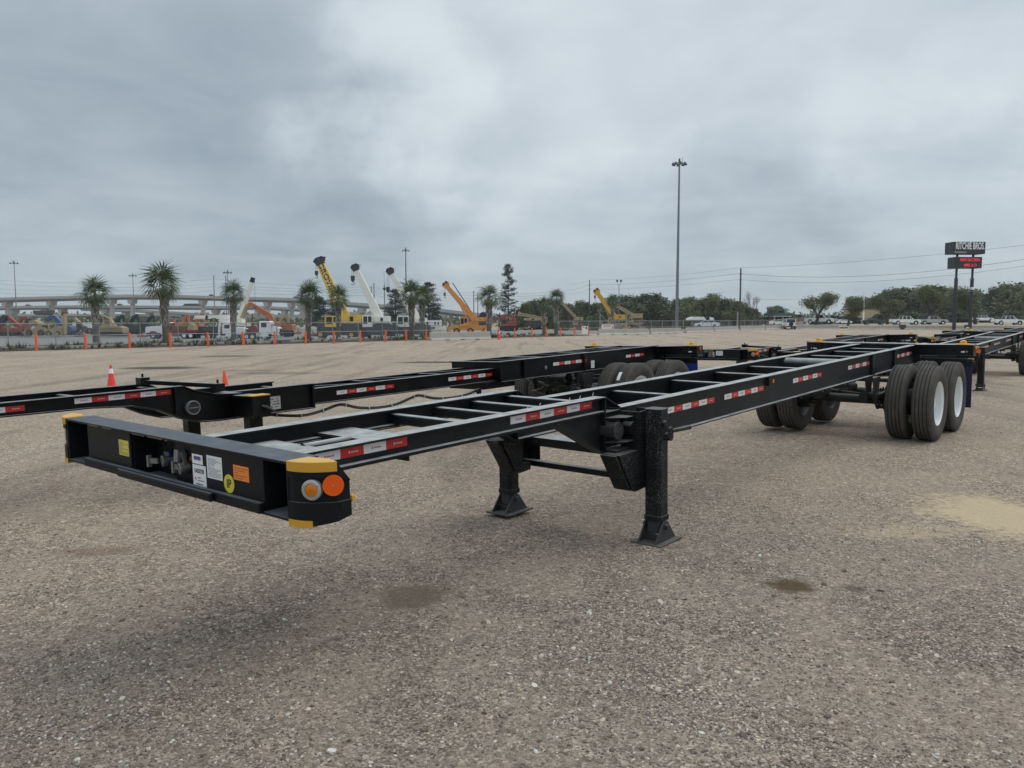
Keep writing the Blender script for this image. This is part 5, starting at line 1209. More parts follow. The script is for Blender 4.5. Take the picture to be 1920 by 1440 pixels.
s.beam('boom', [(88, 600), (96, 595), (104, 595), (112, 603), (119, 612)], [5, 6, 7, 6, 6], M_EXB, .5); s.poly('round_tank', [(132 + 7.5 * math.cos(R(a)), 618 + 8 * math.sin(R(a))) for a in range(0, 360, 24)], M_EXB, 1.0); s.poly('base', [(100, 629), (142, 629), (142, 625), (122, 624), (100, 625)], M_EXD, 1.0); s.poly('tank_saddle', [(120, 625), (128, 625), (124, 608), (118, 606)], M_EXB, .7)
s = Side('forklift', 'tan fork mast machine with an upright mast beside the blue tank', 'loader', 112, 146, 'wheeled yard machines')
s.beam('mast', [(121, 627), (122, 587)], [4, 3.6], M_TAN, .5); s.beam('mast_head', [(118.5, 590), (122, 585.5), (125, 586)], 2.5, M_RUST, .6); s.poly('body', [(92, 628), (119, 628), (119, 614), (110, 612), (104, 615), (94, 617)], M_TAN, 1.0); s.poly('cab', [(97, 620), (108, 620), (107, 609), (98, 609)], M_RUST, .8)
for x in (98, 114): s.wheel(x, 625.5, 5, (-1.0, 1.0), rim=M_TAN)
s = Side('telehandler', 'small tan telehandler with a short raised boom', 'loader', 148, 165, 'wheeled yard machines')
s.beam('boom', [(156, 613), (140, 597)], [5.5, 5], M_TAN, .4); s.poly('body', [(144, 622), (160, 622), (159, 612), (147, 611)], M_EXD, 1.0); s.poly('cab', [(147, 613), (155, 613), (154, 604), (148, 604)], M_EXD, .5, -.5)
for x in (147, 157): s.wheel(x, 620, 4.5, (-1.0, 1.0))
s = Side('box_trailer', 'long pale trailer far behind the small telehandler', 'trailer', 158, 190); s.rect('box', 140, 605, 175, 615, M_WHITE, 1.2)
for x in (147, 168): s.wheel(x, 618.5, 3.5, (-1.0, 1.0))
s.rect('undercarriage', 143, 615, 172, 617, M_TRIM, .9)
s = Side('wheel_excavator', 'yellow machine with an open cab frame and a front blade right of the leftmost palm', 'excavator', 215, 146, 'excavators in the yard')
s.poly('body', [(192, 624), (236, 624), (236, 615), (226, 611), (214, 611), (212, 608), (196, 608), (193, 614)], M_TAN, 1.2); s.rect('front_blade', 197, 611, 234, 615, M_TAN, .15, -1.6); s.beam('boom', [(196, 612), (195, 592), (206, 597), (213, 609)], [3, 4, 4, 4], M_TAN, .4)
s.poly('cab', [(197, 612), (212, 612), (210, 601), (199, 601)], M_TAN, .7); s.rect('cab_window', 199.5, 603, 209.5, 609.5, M_GLASS, .72, bevel=0); s.poly('track', [(190, 627), (194, 630), (234, 630), (238, 627), (235, 622), (193, 622)], M_TRIM, 1.3)
for i, (x, dx, dy) in enumerate(((190, 0, 0), (219, 2, -1), (246, 4, -2), (276, 2, 0))):
    excavator('charcoal excavator with a hooked arm, number %s in the row behind the yellow machine' % ('one', 'two', 'three', 'four')[i] if 0 else ('charcoal excavator half hidden behind the leftmost palm', 'charcoal excavator just right of the yellow open cab machine', 'charcoal excavator with the highest hooked arm in its row', 'charcoal excavator just left of the white dump truck')[i],
              x + 6, 155 + i * 2, [(x - 2, 612), (x + 4, 597 + dy), (x + 12, 592 + dy), (x + 14 + dx * .3, 609)], 4.4, M_EXD, (x - 12, 606, x + 12, 619), (x - 13, 618, x + 13, 627))
excavator('orange excavator with a folded arm above the red flatbed', 345, 158, [(342, 608), (346, 596), (353, 590), (354, 606)], 4.6, M_EXO, (322, 604, 344, 617), (320, 616, 350, 624))
excavator('orange excavator arm showing behind the white boom truck', 378, 165, [(366, 608), (372, 596), (381, 588), (383, 605)], 4.2, M_EXO, (360, 606, 380, 618), (358, 617, 384, 624))
excavator('large orange excavator with a high elbow behind the white tractor', 492, 150, [(512, 604), (506, 592), (490, 583), (468, 568), (461, 581), (458, 592)], 8, M_EXO, (500, 601, 526, 616), (495, 614, 530, 628))
excavator('amber excavator with body turned right, behind the white tractor hood', 538, 152, [(524, 606), (528, 596), (540, 592), (541, 606)], 4.6, M_EXO, (522, 606, 552, 620), (524, 619, 550, 631), m_arm=M_TAN)
excavator('bright red excavator with a long low arm behind the steel gate', 950, 190, [(966, 606), (962, 594), (950, 592), (930, 599), (927, 606)], 6, M_EXR, (940, 601, 968, 613), (936, 611, 972, 621))
s = Side('skid_loader', 'low red machine between the boom truck and the white tractor', 'loader', 476, 148, 'wheeled yard machines')
s.poly('body', [(468, 624), (486, 624), (484, 613), (478, 609), (470, 613)], M_EXR, .9); s.beam('mast', [(474, 612), (473, 588)], 2, M_RUST, .2)
for x in (471, 483): s.wheel(x, 625, 4, (-.9, .9))

# trucks in the yard
def bonnet_truck(label, px, D, cab, hood, cm, fm, wheels, chassis, grille_right=True, grp='white trucks in the yard', vis=M_GLASSP):
    s = Side('truck', label, 'truck', px, D, grp)
    c0, c1, c2, c3 = cab; h0, h1, h2, h3 = hood; R_ = grille_right
    fx = h2 if R_ else h0; nx = h0 if R_ else h2; sg = 1 if R_ else -1
    c = s.poly('cab', [(c0, c3), (c2, c3), (c2 + (-1 if R_ else 0), c1 + 3), (c2 - 4 if R_ else c2 - 1, c1), (c0 + (1 if R_ else 4), c1), (c0 + (0 if R_ else 1), c1 + 3)], cm, 1.15)
    w = c2 - c0; s.rect('side_window', c0 + w * .18, c1 + 3, c0 + w * .62, c1 + (c3 - c1) * .48, M_GLASS, 1.165, parent=c, bevel=0)
    s.poly('windscreen', [(nx - sg * 3.2, c1 + 1.5), (nx + sg * .6, h1 - .5), (nx + sg * .9, h1 - .5), (nx - sg * 2.4, c1 + 1.5)], vis, 1.0, parent=c, bevel=0)
    hd = s.poly('hood', [(nx, h3), (fx, h3), (fx, h1 + 3.5), (fx - sg * 4, h1 + 1.2), (nx, h1)] , cm, .95)
    s.poly('fender', [(wheels[0][0] - 8, wheels[0][1]), (wheels[0][0] - 6, wheels[0][1] - 7), (wheels[0][0], wheels[0][1] - 8.5), (wheels[0][0] + 6, wheels[0][1] - 7), (wheels[0][0] + 8, wheels[0][1])], fm, 1.2)
    s.rect('grille', min(fx, fx + sg * .6), h1 + 4, max(fx, fx + sg * .6), h3 - 1, M_TRIM, .7, parent=hd, bevel=0)
    s.rect('bumper', min(fx - sg * 3, fx + sg * 2), h3 - .5, max(fx - sg * 3, fx + sg * 2), h3 + 5, M_CHROME, 1.2)
    for y in (-.85, .85): s.rect('headlight', min(fx, fx + sg * .8), h3 - 6, max(fx, fx + sg * .8), h3 - 3, M_GLASSP, .18, y, bevel=0)
    s.rect('chassis_frame', *chassis, M_TRIM, .5)
    for x, y, r in wheels: s.wheel(x, y, r, (-1.0, 1.0), rim=M_RIM)
    return s
s = bonnet_truck('white and grey dump truck cab with a maroon fender behind the big palm', 300, 140, (306, 604, 321, 626), (277, 611, 306, 624), M_WHITE, M_MAROON, [(292, 629, 6.2), (350, 629, 6.2), (362, 629, 6.2)], (282, 622, 368, 628), False)
s.rect('flat_bed', 322, 619, 372, 625, M_MAROON, 1.2); s.rect('head_board', 321, 605, 323, 620, M_MAROON, 1.2); s.rect('load', 325, 611, 352, 619, M_RUST, .9); s.poly('load_machine', [(354, 619), (368, 619), (366, 609), (358, 606), (355, 612)], M_TAN, .8)
s = bonnet_truck('white boom truck cab with a black flatbed and a level white boom', 420, 142, (421, 606, 443, 626), (443, 613, 463, 627), M_WHITE, M_WHITE, [(434, 631, 6.2), (352, 631, 6), (366, 631, 6), (395, 631, 6)], (345, 621, 460, 629), True)
s.beam('boom', [(368, 595), (430, 594)], [6, 7.5], M_CRW, .4); s.beam('boom_tip', [(366, 595), (388, 595.5)], [5, 6], M_CRW, .45); s.beam('boom_joint', [(387, 595), (391, 596)], 8, M_TRIM, .5); s.line('hose', [(396, 606), (398, 598), (406, 597), (412, 606), (409, 618)], .08, M_TRIM, -.6)
s.poly('turret', [(414, 606), (430, 606), (432, 596), (420, 594), (412, 600)], M_CRW, .7); s.beam('outrigger', [(417, 606), (416, 634)], 3, M_CRW, .2, -1.4); s.beam('outrigger', [(421, 606), (420, 634)], 3, M_CRW, .2, 1.4); s.rect('deck_box', 376, 612, 412, 621, M_EXD, 1.0)
s = Side('boom_lift_truck', 'white telescopic boom rising to a black tip, left of the orange excavator', 'crane', 452, 147, 'mobile cranes in the yard')
b = s.beam('boom', [(449, 598), (473.5, 526)], [9, 5], M_CRW, .4); s.beam('boom_side', [(453, 599), (463, 570)], [6, 2], M_TAN, .42, parent=b); s.beam('boom_head', [(472, 529), (475, 520.5)], [6.5, 5.5], M_TRIM, .45); s.line('hoist_rope', [(477.5, 524), (478.5, 574)], .03, M_WIRE); s.poly('hook_block', [(476.5, 574), (481, 574), (480.5, 580), (477, 580)], M_EXB, .2)
s.poly('turret', [(444, 606), (458, 606), (456, 597), (446, 596)], M_CRW, .8); s.rect('deck', 430, 606, 468, 612, M_CRW, 1.1); s.beam('stabiliser', [(464, 606), (465, 630)], 3, M_CRW, .2, -1.2); s.rect('undercarriage', 432, 612, 466, 626, M_TRIM, 1.0)
for x in (440, 456): s.wheel(x, 628, 6, (-1, 1))
s = bonnet_truck('white long-nose road tractor with a black frame, right of the raised white boom', 510, 138, (489.5, 602, 512, 626), (512, 612, 526.5, 628), M_WHITE, M_WHITE, [(499, 631, 6.3), (466, 631, 6.3), (477, 631, 6.3)], (462, 622, 530, 630), True)
s.rect('fuel_tank', 484, 624, 492, 631, M_CHROME, .25, -1.0); s.rect('sleeper_back', 487, 606, 489.5, 626, M_EXD, 1.0)
s = Side('travel_trailer', 'white travel trailer with dark windows right of the palm pair', 'trailer', 814, 200)
b = s.poly('body', [(800, 613), (827, 613), (827.5, 600), (800, 600), (798, 605)], M_WHITE, 1.2)
for x in (801, 815, 821): s.rect('window', x, 603.5, x + 3, 608.5, M_GLASS, 1.21, parent=b, bevel=0)
s.rect('stripe', 799, 610, 827, 611, M_INKG, 1.205, parent=b, bevel=0); s.wheel(812, 614.5, 2.6, (-1, 1)); s.rect('awning', 800, 599, 826, 600.2, M_EXD, 1.3, parent=b)
s = Side('utility_truck', 'white service truck cab between the two white cranes', 'truck', 748, 150, 'white trucks in the yard')
s.poly('body', [(733, 615), (748, 615), (748, 607), (744, 604), (736, 604), (733, 608)], M_WHITE, 1.0); s.rect('windscreen', 737, 605, 744, 608, M_GLASS, 1.01, bevel=0); s.poly('hood', [(748, 620), (760, 620), (758, 614.5), (748, 614)], M_WHITE, 1.0); s.wheel(752, 622, 4, (-.9, .9)); s.wheel(737, 622, 4, (-.9, .9))

# ------------------------------------------------------------------ parked cars and pickups
def car_wheels(t, xs, r, wd, m=M_RIMD):
    for x in xs:
        for s_ in (-1, 1):
            o = bpy.data.objects.new('wheel', None); COL.objects.link(o); o.parent = t; o.location = (x, s_ * wd, r)
            link('tyre', cached('ct%.2f' % r, lambda: MB().lathe([(-.11, r * .6), (-.12, r * .85), (-.09, r), (.09, r), (.12, r * .85), (.11, r * .6)], ax=(0, 1, 0), n=20).mesh('tyre', M_TRIM, True)), o)
            link('rim', cached('cr%.2f' % r + m.name, lambda: MB().lathe([(-.115, .01), (-.10, r * .5), (-.12, r * .62), (.12, r * .62), (.1, r * .5), (.115, .01)], ax=(0, 1, 0), n=16).mesh('rim', m, True)), o)
def loft(sections, m, name, parent, bevel=.03):     # (x, half width, z0, z1) outline extruded between sections
    mb = MB(); vs = []; n = len(sections)
    for x, w, z0, z1 in sections: vs += [(x, -w, z0), (x, w, z0), (x, w, z1), (x, -w, z1)]
    fs = [(i * 4 + j, i * 4 + (j + 1) % 4, i * 4 + 4 + (j + 1) % 4, i * 4 + 4 + j) for i in range(n - 1) for j in range(4)] + [(0, 1, 2, 3), (n * 4 - 4, n * 4 - 3, n * 4 - 2, n * 4 - 1)]
    return mb.add(vs, fs).build(name, m, parent, bevel=bevel)
def greenhouse(t, m, x0, x1, x2, x3, w0, w1, z0, z1, pill=()):
    mb = MB(); vs = [(x0, -w0, z0), (x3, -w0, z0), (x3, w0, z0), (x0, w0, z0), (x1, -w1, z1), (x2, -w1, z1), (x2, w1, z1), (x1, w1, z1)]
    g = mb.add(vs, [(0, 1, 5, 4), (1, 2, 6, 5), (2, 3, 7, 6), (3, 0, 4, 7), (4, 5, 6, 7), (0, 3, 2, 1)]).build('windows', M_GLASS, t)
    mb = MB(); mb.box(x1 - .05, x2 + .05, -w1 - .01, w1 + .01, z1, z1 + .05)
    for s_ in (-1, 1):
        for a, b in ((x0, x1), (x3, x2)): mb.bar((a, s_ * (w0 + .003), z0), (b, s_ * (w1 + .003), z1 + .02), .08, .08)
        for p in pill:
            f = .5; mb.bar((p, s_ * (w0 + .003), z0), (p, s_ * (w1 + .003), z1 + .02), .07, .03)
    mb.build('roof', m, t, bevel=.02)
def pickup(label, px, D, m, yaw, dz=0.0, crew=True, grp='pickups parked beyond the barrier wall'):
    p = gx(px, D); t = thing('pickup_truck', label, 'pickup truck', p + Vector((0, 0, dz)), R(yaw), grp)
    L = 2.95
    loft([(-L, .86, .55, 1.08), (-L + .08, .95, .45, 1.12), (-.95, .97, .42, 1.12), (-.9, .97, .42, 1.14), (1.15, .97, .42, 1.14), (1.3, .96, .42, 1.12), (2.6, .93, .45, 1.04), (2.88, .86, .50, .94), (L, .8, .52, .84)], m, 'body', t, .05)
    mb = MB(); mb.box(-L + .12, -1.0, -.82, .82, 1.10, 1.145); mb.build('bed', M_TRIM, t)
    greenhouse(t, m, -.92, -.68, .62, 1.38, .90, .72, 1.13, 1.80, (.0 if crew else .2, .75))
    car_wheels(t, (-1.75, 1.85), .40, .86, M_CHROME)
    for x in (-1.75, 1.85):
        for s_ in (-1, 1): MB().lathe([(-.02, .50), (.0, .50), (.0, .39), (-.02, .39)], (x, s_ * .965, .42), (0, s_, 0), 20).build('wheel_arch', M_TRIM, t)
    MB().box(L - .03, L + .10, -.85, .85, .45, .66).build('bumper', M_CHROME, t, bevel=.03); MB().box(-L - .12, -L + .02, -.85, .85, .5, .66).build('bumper', M_CHROME, t, bevel=.03)
    for s_ in (-1, 1):
        MB().box(2.80, L + .005, s_ * .74 - .12, s_ * .74 + .12, .72, .88).build('headlight', M_GLASSP, t, bevel=.02); MB().box(-L - .01, -L + .05, s_ * .85 - .06, s_ * .85 + .06, .75, 1.05).build('tail_light', M_REDL, t)
        MB().box(.98, 1.12, s_ * 1.02 - .12, s_ * 1.02 + .12, 1.16, 1.34).build('mirror', m, t, bevel=.03)
    MB().box(2.90, L + .012, -.55, .55, .66, .90).build('grille', M_TRIM, t)
    for s_ in (-1, 1):
        mb = MB()
        for x in (-.05, .9): mb.box(x, x + .14, s_ * .972 - .012, s_ * .972 + .012, .98, 1.01)
        mb.build('door_handle', M_TRIM, t)
    return t
pickup('white pickup parked just right of the black sedan, nose to the right', 1697, 168, M_WHITE, -4)
pickup('silver-white pickup parked right of another, under the broad oak', 1749, 176, M_CARS, -14)
pickup('white crew-cab pickup on its own right of the sign', 1890, 164, M_WHITE, -5)
pickup('white pickup beneath the leaning oak, nose to the right', 1536, 168, M_WHITE, -20, .25, True)
pickup('silver pickup farther back beneath the leaning oak', 1546, 190, M_CARS, -15, .35)
pickup('white pickup half seen beyond the right oak trunk', 1842, 230, M_WHITE, 0, .4)
def sedan(label, px, D, m, yaw, dz=0.0):
    p = gx(px, D); t = thing('parked_car', label, 'car', p + Vector((0, 0, dz)), R(yaw), 'cars beyond the fence')
    loft([(-2.35, .70, .45, .85), (-2.2, .84, .30, .98), (-1.2, .90, .25, 1.0), (1.0, .90, .25, .98), (1.9, .86, .28, .84), (2.3, .74, .35, .68)], m, 'body', t, .06)
    greenhouse(t, m, -1.75, -.85, .30, 1.15, .80, .60, .97, 1.40, (-.25,)); car_wheels(t, (-1.4, 1.42), .33, .80)
    for s_ in (-1, 1): MB().box(2.15, 2.32, s_ * .6 - .13, s_ * .6 + .13, .58, .70).build('headlight', M_GLASSP, t, bevel=.02); MB().box(-2.36, -2.25, s_ * .6 - .14, s_ * .6 + .14, .72, .86).build('tail_light', M_REDL, t)
    MB().box(2.22, 2.36, -.6, .6, .32, .44).build('bumper', M_TRIM, t); return t
sedan('black sedan parked left of the first silver-white pickup', 1638, 166, M_CARK, -8)
sedan('white sedan behind the fence below the dense low oak', 1325, 150, M_WHITE, 170, .35)
sedan('white car in the distance left of the smaller oak trunk', 1582, 240, M_WHITE, 0, .3); sedan('black car far behind, left of the leaning oak trunk', 1493, 215, M_CARK, 0, .2)
sedan('silver car in the distance right of the sign poles', 1850, 250, M_CARS, 0, .3); sedan('white car at the teal roofed station', 1458, 205, M_WHITE, 10, .2)
def suv(label, px, D):
    p = on_ground(px, 617.3); t = thing('off_road_vehicle', label, 'off-road vehicle', p, R(82))
    loft([(-2.1, .80, .5, 1.15), (-2.0, .88, .42, 1.18), (1.0, .88, .42, 1.18), (1.9, .86, .45, 1.05), (2.05, .8, .5, .95)], M_WHITE, 'body', t, .05)
    greenhouse(t, M_WHITE, -2.0, -1.85, .35, .85, .82, .74, 1.17, 1.78, (-.9, -.1)); car_wheels(t, (-1.3, 1.35), .40, .80)
    MB().cyl((-2.05, 0, .95), (-2.30, 0, .95), .37, n=24).build('spare_wheel', M_TRIM, t, True); MB().box(-2.22, -2.06, -.85, .85, .40, .58).build('bumper', M_TRIM, t)
    for s_ in (-1, 1): MB().box(-2.13, -2.05, s_ * .78 - .06, s_ * .78 + .06, .85, 1.10).build('tail_light', M_REDL, t)
suv('white off-road vehicle seen from behind in the gap of the barriers', 1478.5, 147)
s = Side('storage_bin', 'small red roofed grey kiosk left of the white pickup beneath the oak', 'kiosk', 1499, 190); s.rect('wall', 1495, 602, 1504, 611, M_BUILD, .7); s.poly('roof', [(1493, 602), (1505, 602), (1504, 598), (1494, 598)], M_EXR, .8)
s = Side('tank_trailer', 'long pale rounded trailer behind the fence by the dense oak', 'trailer', 1313, 205); s.poly('tank', [(1287, 600), (1337, 600), (1336, 596), (1325, 594), (1298, 594), (1289, 596.5)], M_WHITE, 1.2); s.rect('undercarriage', 1290, 600, 1335, 603, M_EXD, 1.0)
for x in (1296, 1328): s.wheel(x, 606, 3.4, (-1, 1))
s = Side('service_station', 'low station building with a dark teal roof beyond the fence', 'building', 1457, 260); s.rect('roof', 1441, 588, 1474, 592.5, M_TEAL, 5); s.rect('fascia', 1440.5, 592.5, 1474.5, 594, M_BUILD, 5.2)
for x in (1443, 1458, 1471): s.rect('pillar', x, 594, x + 1.6, 605, M_BUILD, .3, -4.5)
s.rect('wall', 1446, 595, 1470, 605, M_BUILD, 1, 4)
s = Side('far_building', 'low tan building behind the right-hand oaks', 'building', 1612, 300); s.rect('wall', 1600, 580, 1632, 597, mat('far_tan_wall', (.40, .33, .19), .8), 8); s.rect('roof', 1599, 579, 1633, 580.5, M_EXD, 8.3)
s = Side('far_building', 'long dark low building behind the parked pickups', 'building', 1760, 320); s.rect('wall', 1690, 587, 1850, 598, M_EXD, 6); s.rect('roof', 1688, 585.5, 1852, 587.2, M_CARR, 6.5); s.rect('sign_band', 1716, 582, 1732, 586, M_TEALS, .3, -6.3)

# ------------------------------------------------------------------ sign
def tall_sign():
    D = 136; p = on_ground(1804.5, 618.5); t = thing('pylon_sign', 'tall dark auction sign on two poles with white lettering and a red message board', 'sign', p)
    zt = lambda py: at(1806, py, p.y).z - p.z
    rot = Matrix.Rotation(R(3), 4, 'Z')
    pl = at(1792, 540, p.y) - p; pr = at(1822, 540, p.y) - p
    for q in (pl, pr):
        mb = MB(); mb.cyl((q.x, 0, -.2), (q.x, 0, zt(522)), .29, n=16); mb.cyl((q.x, 0, zt(522)), (q.x, 0, zt(470)), .19, n=16); mb.build('pole', M_SIGNP, t, True)
    def box(name, cpx, y0, y1, W, dpt):
        c = at(cpx, (y0 + y1) / 2, p.y) - p; h = zt(y0) - zt(y1)
        M = Matrix.Translation((c.x, 0, c.z)) @ rot
        o = MB().box(-W / 2, W / 2, -dpt / 2, dpt / 2, -h / 2, h / 2).build(name, M_SIGN, t, bevel=.05, matrix=M); return o, h
    o, h = box('sign_cabinet', 1809.3, 454.5, 477, 5.55, 2.5)
    F = lambda x, z: Matrix.Translation((x, -1.262, z)) @ Matrix.Rotation(R(90), 4, 'X')
    text('sign_lettering', 'RITCHIE BROS.', 1.62, M_WHITE, o, F(.10, .26), .012, sx=.47, offset=.035); text('sign_lettering', 'Auctioneers', .58, M_CARS, o, F(-1.55, -.72), .012, sx=.72, offset=.010)
    MB().box(-.45, .45, -.02, 0, -.05, .05).build('end_badge', M_CARS, o, matrix=Matrix.Translation((-2.785, -.1, .3)) @ Matrix.Rotation(R(90), 4, 'Z') @ Matrix.Scale(.4, 4))
    o, h = box('message_board', 1808.6, 482.6, 503.5, 4.7, 2.2)
    F = lambda x, z: Matrix.Translation((x, -1.112, z)) @ Matrix.Rotation(R(90), 4, 'X')
    text('led_message', 'NEXT AUCTION', .62, M_LED, o, F(.22, .42), .01, sx=.74, offset=.006); text('led_message', 'APRIL 11-13', .62, M_LED, o, F(.3, -.46), .01, sx=.72, offset=.006)
    MB().box(pr.x - .42, pr.x + .05, -.75, -.32, zt(543.5), zt(538.5)).build('camera_box', M_WHITE, t, bevel=.03); MB().box(pr.x - .8, pr.x + .75, -.5, -.35, zt(546.5), zt(545.8)).build('antenna_arm', M_GALV, t); MB().tube([(pr.x - .6, -.2, zt(524.5)), (pr.x, -.2, zt(524))], .05, 6).build('antenna_arm', M_GALV, t)
tall_sign()
# sign panels by the gate
s = Side('sign_panel', 'small white sign board with a red spot tied between two bollards', 'sign', 1096.5, 84); b = s.rect('board', 1091, 611.5, 1102.5, 626, M_PAPER, .03, bevel=0); s.poly('red_spot', [(1099.5 + 2.2 * math.cos(R(a)), 615 + 2.4 * math.sin(R(a))) for a in range(0, 360, 30)], M_INKR, .034, parent=b, bevel=0); s.rect('printed_lines', 1092.5, 613, 1096, 614.5, M_INKG, .034, parent=b, bevel=0)
s = Side('sign_panel', 'long white sign panel hung on the red posts by the gate', 'sign', 1139, 99); b = s.rect('board', 1127.5, 608.3, 1151, 617.8, M_PAPER, .04, bevel=0); s.rect('printed_lines', 1131, 610.2, 1146, 611.2, M_INKG, .044, parent=b, bevel=0); s.rect('printed_lines', 1131, 612.4, 1145, 613.2, M_INKG, .044, parent=b, bevel=0); s.rect('frame', 1127, 607.8, 1151.5, 608.3, M_INKR, .05, parent=b, bevel=0)
for x in (1128, 1150): s.line('post', [(x, 608), (x, 628)], .05, M_BOLL)
s = Side('info_board', 'small dark stand with a white notice at the foot of the sign', 'sign', 1811, 134, 'small stands by the wall'); s.rect('panel', 1808, 609, 1817.5, 616, M_EXD, .06); s.rect('notice', 1811, 613.5, 1817, 615.5, M_PAPER, .07, bevel=0)
s = Side('info_board', 'small dark stand against the barrier wall below the silver pickups', 'sign', 1692, 138, 'small stands by the wall'); s.rect('panel', 1686, 608.5, 1698.5, 615, M_EXD, .1); s.rect('leg', 1688, 615, 1696, 618, M_WOOD, .06)
s = Side('info_board', 'dark low stand beside the thin oak trunk', 'sign', 1582, 143, 'small stands by the wall'); s.rect('panel', 1574, 613.5, 1590, 615.5, M_EXD, .06); s.line('post', [(1581, 602), (1581, 618)], .03, M_GALV)

# ------------------------------------------------------------------ poles, lamps and wires
def mast(px, py, D, r0, label, name='high_mast_light', heads=12, ring=1.0, grp='tall light masts'):
    p = gx(px, D); h = at(px, py, D).z - p.z; t = thing(name, label, 'light pole', p, 0, grp)
    MB().cyl((0, 0, -.3), (0, 0, h), r0, r0 * .45, 14).build('pole', M_POLE, t, True)
    if heads:
        MB().tube([(ring * math.cos(R(a)), ring * math.sin(R(a)), h - .35) for a in range(0, 361, 20)], .05 * max(1, ring), 6).build('ring', M_POLE, t, True)
        for k in range(heads):
            a = 2 * math.pi * k / heads; c = Vector((ring * 1.05 * math.cos(a), ring * 1.05 * math.sin(a), h - .5)); q = ring * .28
            MB().lathe([(.0, q * .9), (-q * .4, q), (q * .5, q * .55), (q * 1.1, q * .25), (q * 1.15, .001)], c, n=12).build('lamp_head', M_LAMP, t, True)
        mb = MB()
        for k in range(4): a = math.pi / 2 * k + .4; mb.cyl((0, 0, h - .1), (ring * math.cos(a), ring * math.sin(a), h - .35), .04 * max(1, ring), n=6)
        mb.cyl((0, 0, h - .2), (0, 0, h + .5 * ring), .20 * ring, .12 * ring, 10); mb.build('head_frame', M_LAMP, t, True)
        for a in (40, 160, 290): MB().cyl((ring * .8 * math.cos(R(a)), ring * .8 * math.sin(R(a)), h - .2), (ring * .8 * math.cos(R(a)), ring * .8 * math.sin(R(a)), h + .75 * ring), .018 * ring, n=5).build('lightning_rod', M_POLE, t)
    return t, h
mast(1269, 303, 150, .32, 'very tall high-mast light pole with a ring of lamps, right of centre', heads=8, ring=1.12)
mast(31.5, 492, 400, .30, 'thin high-mast light at the far left above the overpass', ring=1.7, heads=6)
mast(252, 516, 480, .32, 'high-mast light between the two leftmost palms', ring=1.9, heads=6)
mast(429, 510, 420, .30, 'high-mast light left of the raised white boom truck', ring=1.9, heads=6)
mast(762, 467, 200, .26, 'light pole with flat heads above the right-hand white crane', ring=.75, heads=4)
t, h = mast(1160, 534, 190, .13, 'twin floodlight pole behind the deep yellow crane', heads=0, name='floodlight_pole')
for sg in (-1, 1):
    MB().tube([(0, 0, h - .2), (sg * .35, 0, h + .25), (sg * .40, 0, h + .8)], .05, 6).build('arm', M_POLE, t, True); MB().box(sg * .45 - .22, sg * .45 + .22, -.2, .2, h + .7, h + 1.15).build('lamp_head', M_LAMP, t, bevel=.03)
def upole(px, py, D, r, label, arms=(), m=M_WOOD, name='utility_pole'):
    p = gx(px, D); h = at(px, py, D).z - p.z; t = thing(name, label, 'utility pole', p, 0, 'power line poles')
    MB().cyl((0, 0, -.3), (0, 0, h), r, r * .7, 10).build('pole', m, t, True)
    for z, w in arms: MB().tube([(-w, 0, h - z), (w, 0, h - z)], .05, 6).build('crossarm', m, t, True)
    return t
UP = upole(1387, 503, 140, .17, 'wooden utility pole right of the high-mast light', [(1.0, .35), (2.0, .3)])
MB().cyl((-.42, -.1, -.2), (-.42, -.1, 3.1), .13, n=10).build('sleeve', M_GALV, UP, True)
upole(1105, 525, 230, .17, 'dark wooden utility pole left of the deep yellow boom', [(1.4, .5), (2.6, .5)])
for px, py, D, lab in ((403, 516, 450, 'transmission pole with stacked arms left of the boom truck'), (425.5, 516, 470, 'transmission pole right beside another, above the white boom truck'), (702, 530, 380, 'transmission pole between the white crane booms, left of pair'),
                       (697, 536, 400, 'shorter transmission pole beside the left white boom'), (721.5, 533, 390, 'transmission pole by the hook of the right-hand white crane'), (888.5, 545, 400, 'grey transmission pole right of the orange boom'), (896, 548, 420, 'grey transmission pole just left of the lone right palm')):
    upole(px, py, D, .32, lab, [(1.5, 1.4), (4.5, 1.4)] if D > 440 else [(1, .9)], M_POLE, 'transmission_pole')
s = Side('flag_pole', 'plain white pole above the tan building on the right', 'pole', 1620, 230); s.line('pole', [(1620, 548), (1619, 605)], .22, M_WHITE, n=10)
WN = {}
def wire(pts, r, sag, label):
    WN[label] = WN.get(label, 0) + 1; label = label + ', %s strand' % ORD[WN[label] - 1]
    P = [at(*p) for p in pts]; out = []
    for a, b in zip(P, P[1:]):
        for k in range(12): f = k / 12; q = a.lerp(b, f); q.z -= sag * 4 * f * (1 - f); out.append(q)
    out.append(P[-1]); o = MB().tube(out, r, 4).build('power_line', M_WIRE); tag(o, label, 'power line', 'power lines'); return o
WL = 'thin power line strung across the sky between wooden poles on the right'
wire([(1060, 532, 250), (1105, 525, 230), (1387, 502, 140), (1960, 455, 100)], .016, .5, WL)
wire([(1060, 543.5, 250), (1104, 534, 230), (1384, 513, 140)], .022, .5, WL); wire([(1391, 513.5, 140), (1960, 480, 100)], .022, 1.4, WL)
wire([(1060, 551, 250), (1107, 542, 230), (1384, 524, 140)], .018, .5, WL); wire([(1391, 524.5, 140), (1960, 493, 100)], .018, 1.3, WL)
wire([(1300, 560, 170), (1387, 560.5, 140), (1640, 558.5, 130)], .014, .2, WL)
TL = 'faint transmission line across the sky above the overpass on the left'
for y0, y1, y2, y3 in ((520, 530, 523, 541), (527, 538, 532, 546), (537, 545, 537, 551), (545, 551, 545, 556)):
    wire([(-60, y0, 440), (170, y1, 450), (403, y2, 450), (700, y3 - 2, 390), (900, y3 + 8, 410), (1060, y3 + 4, 420)], .045, 1.0, TL)

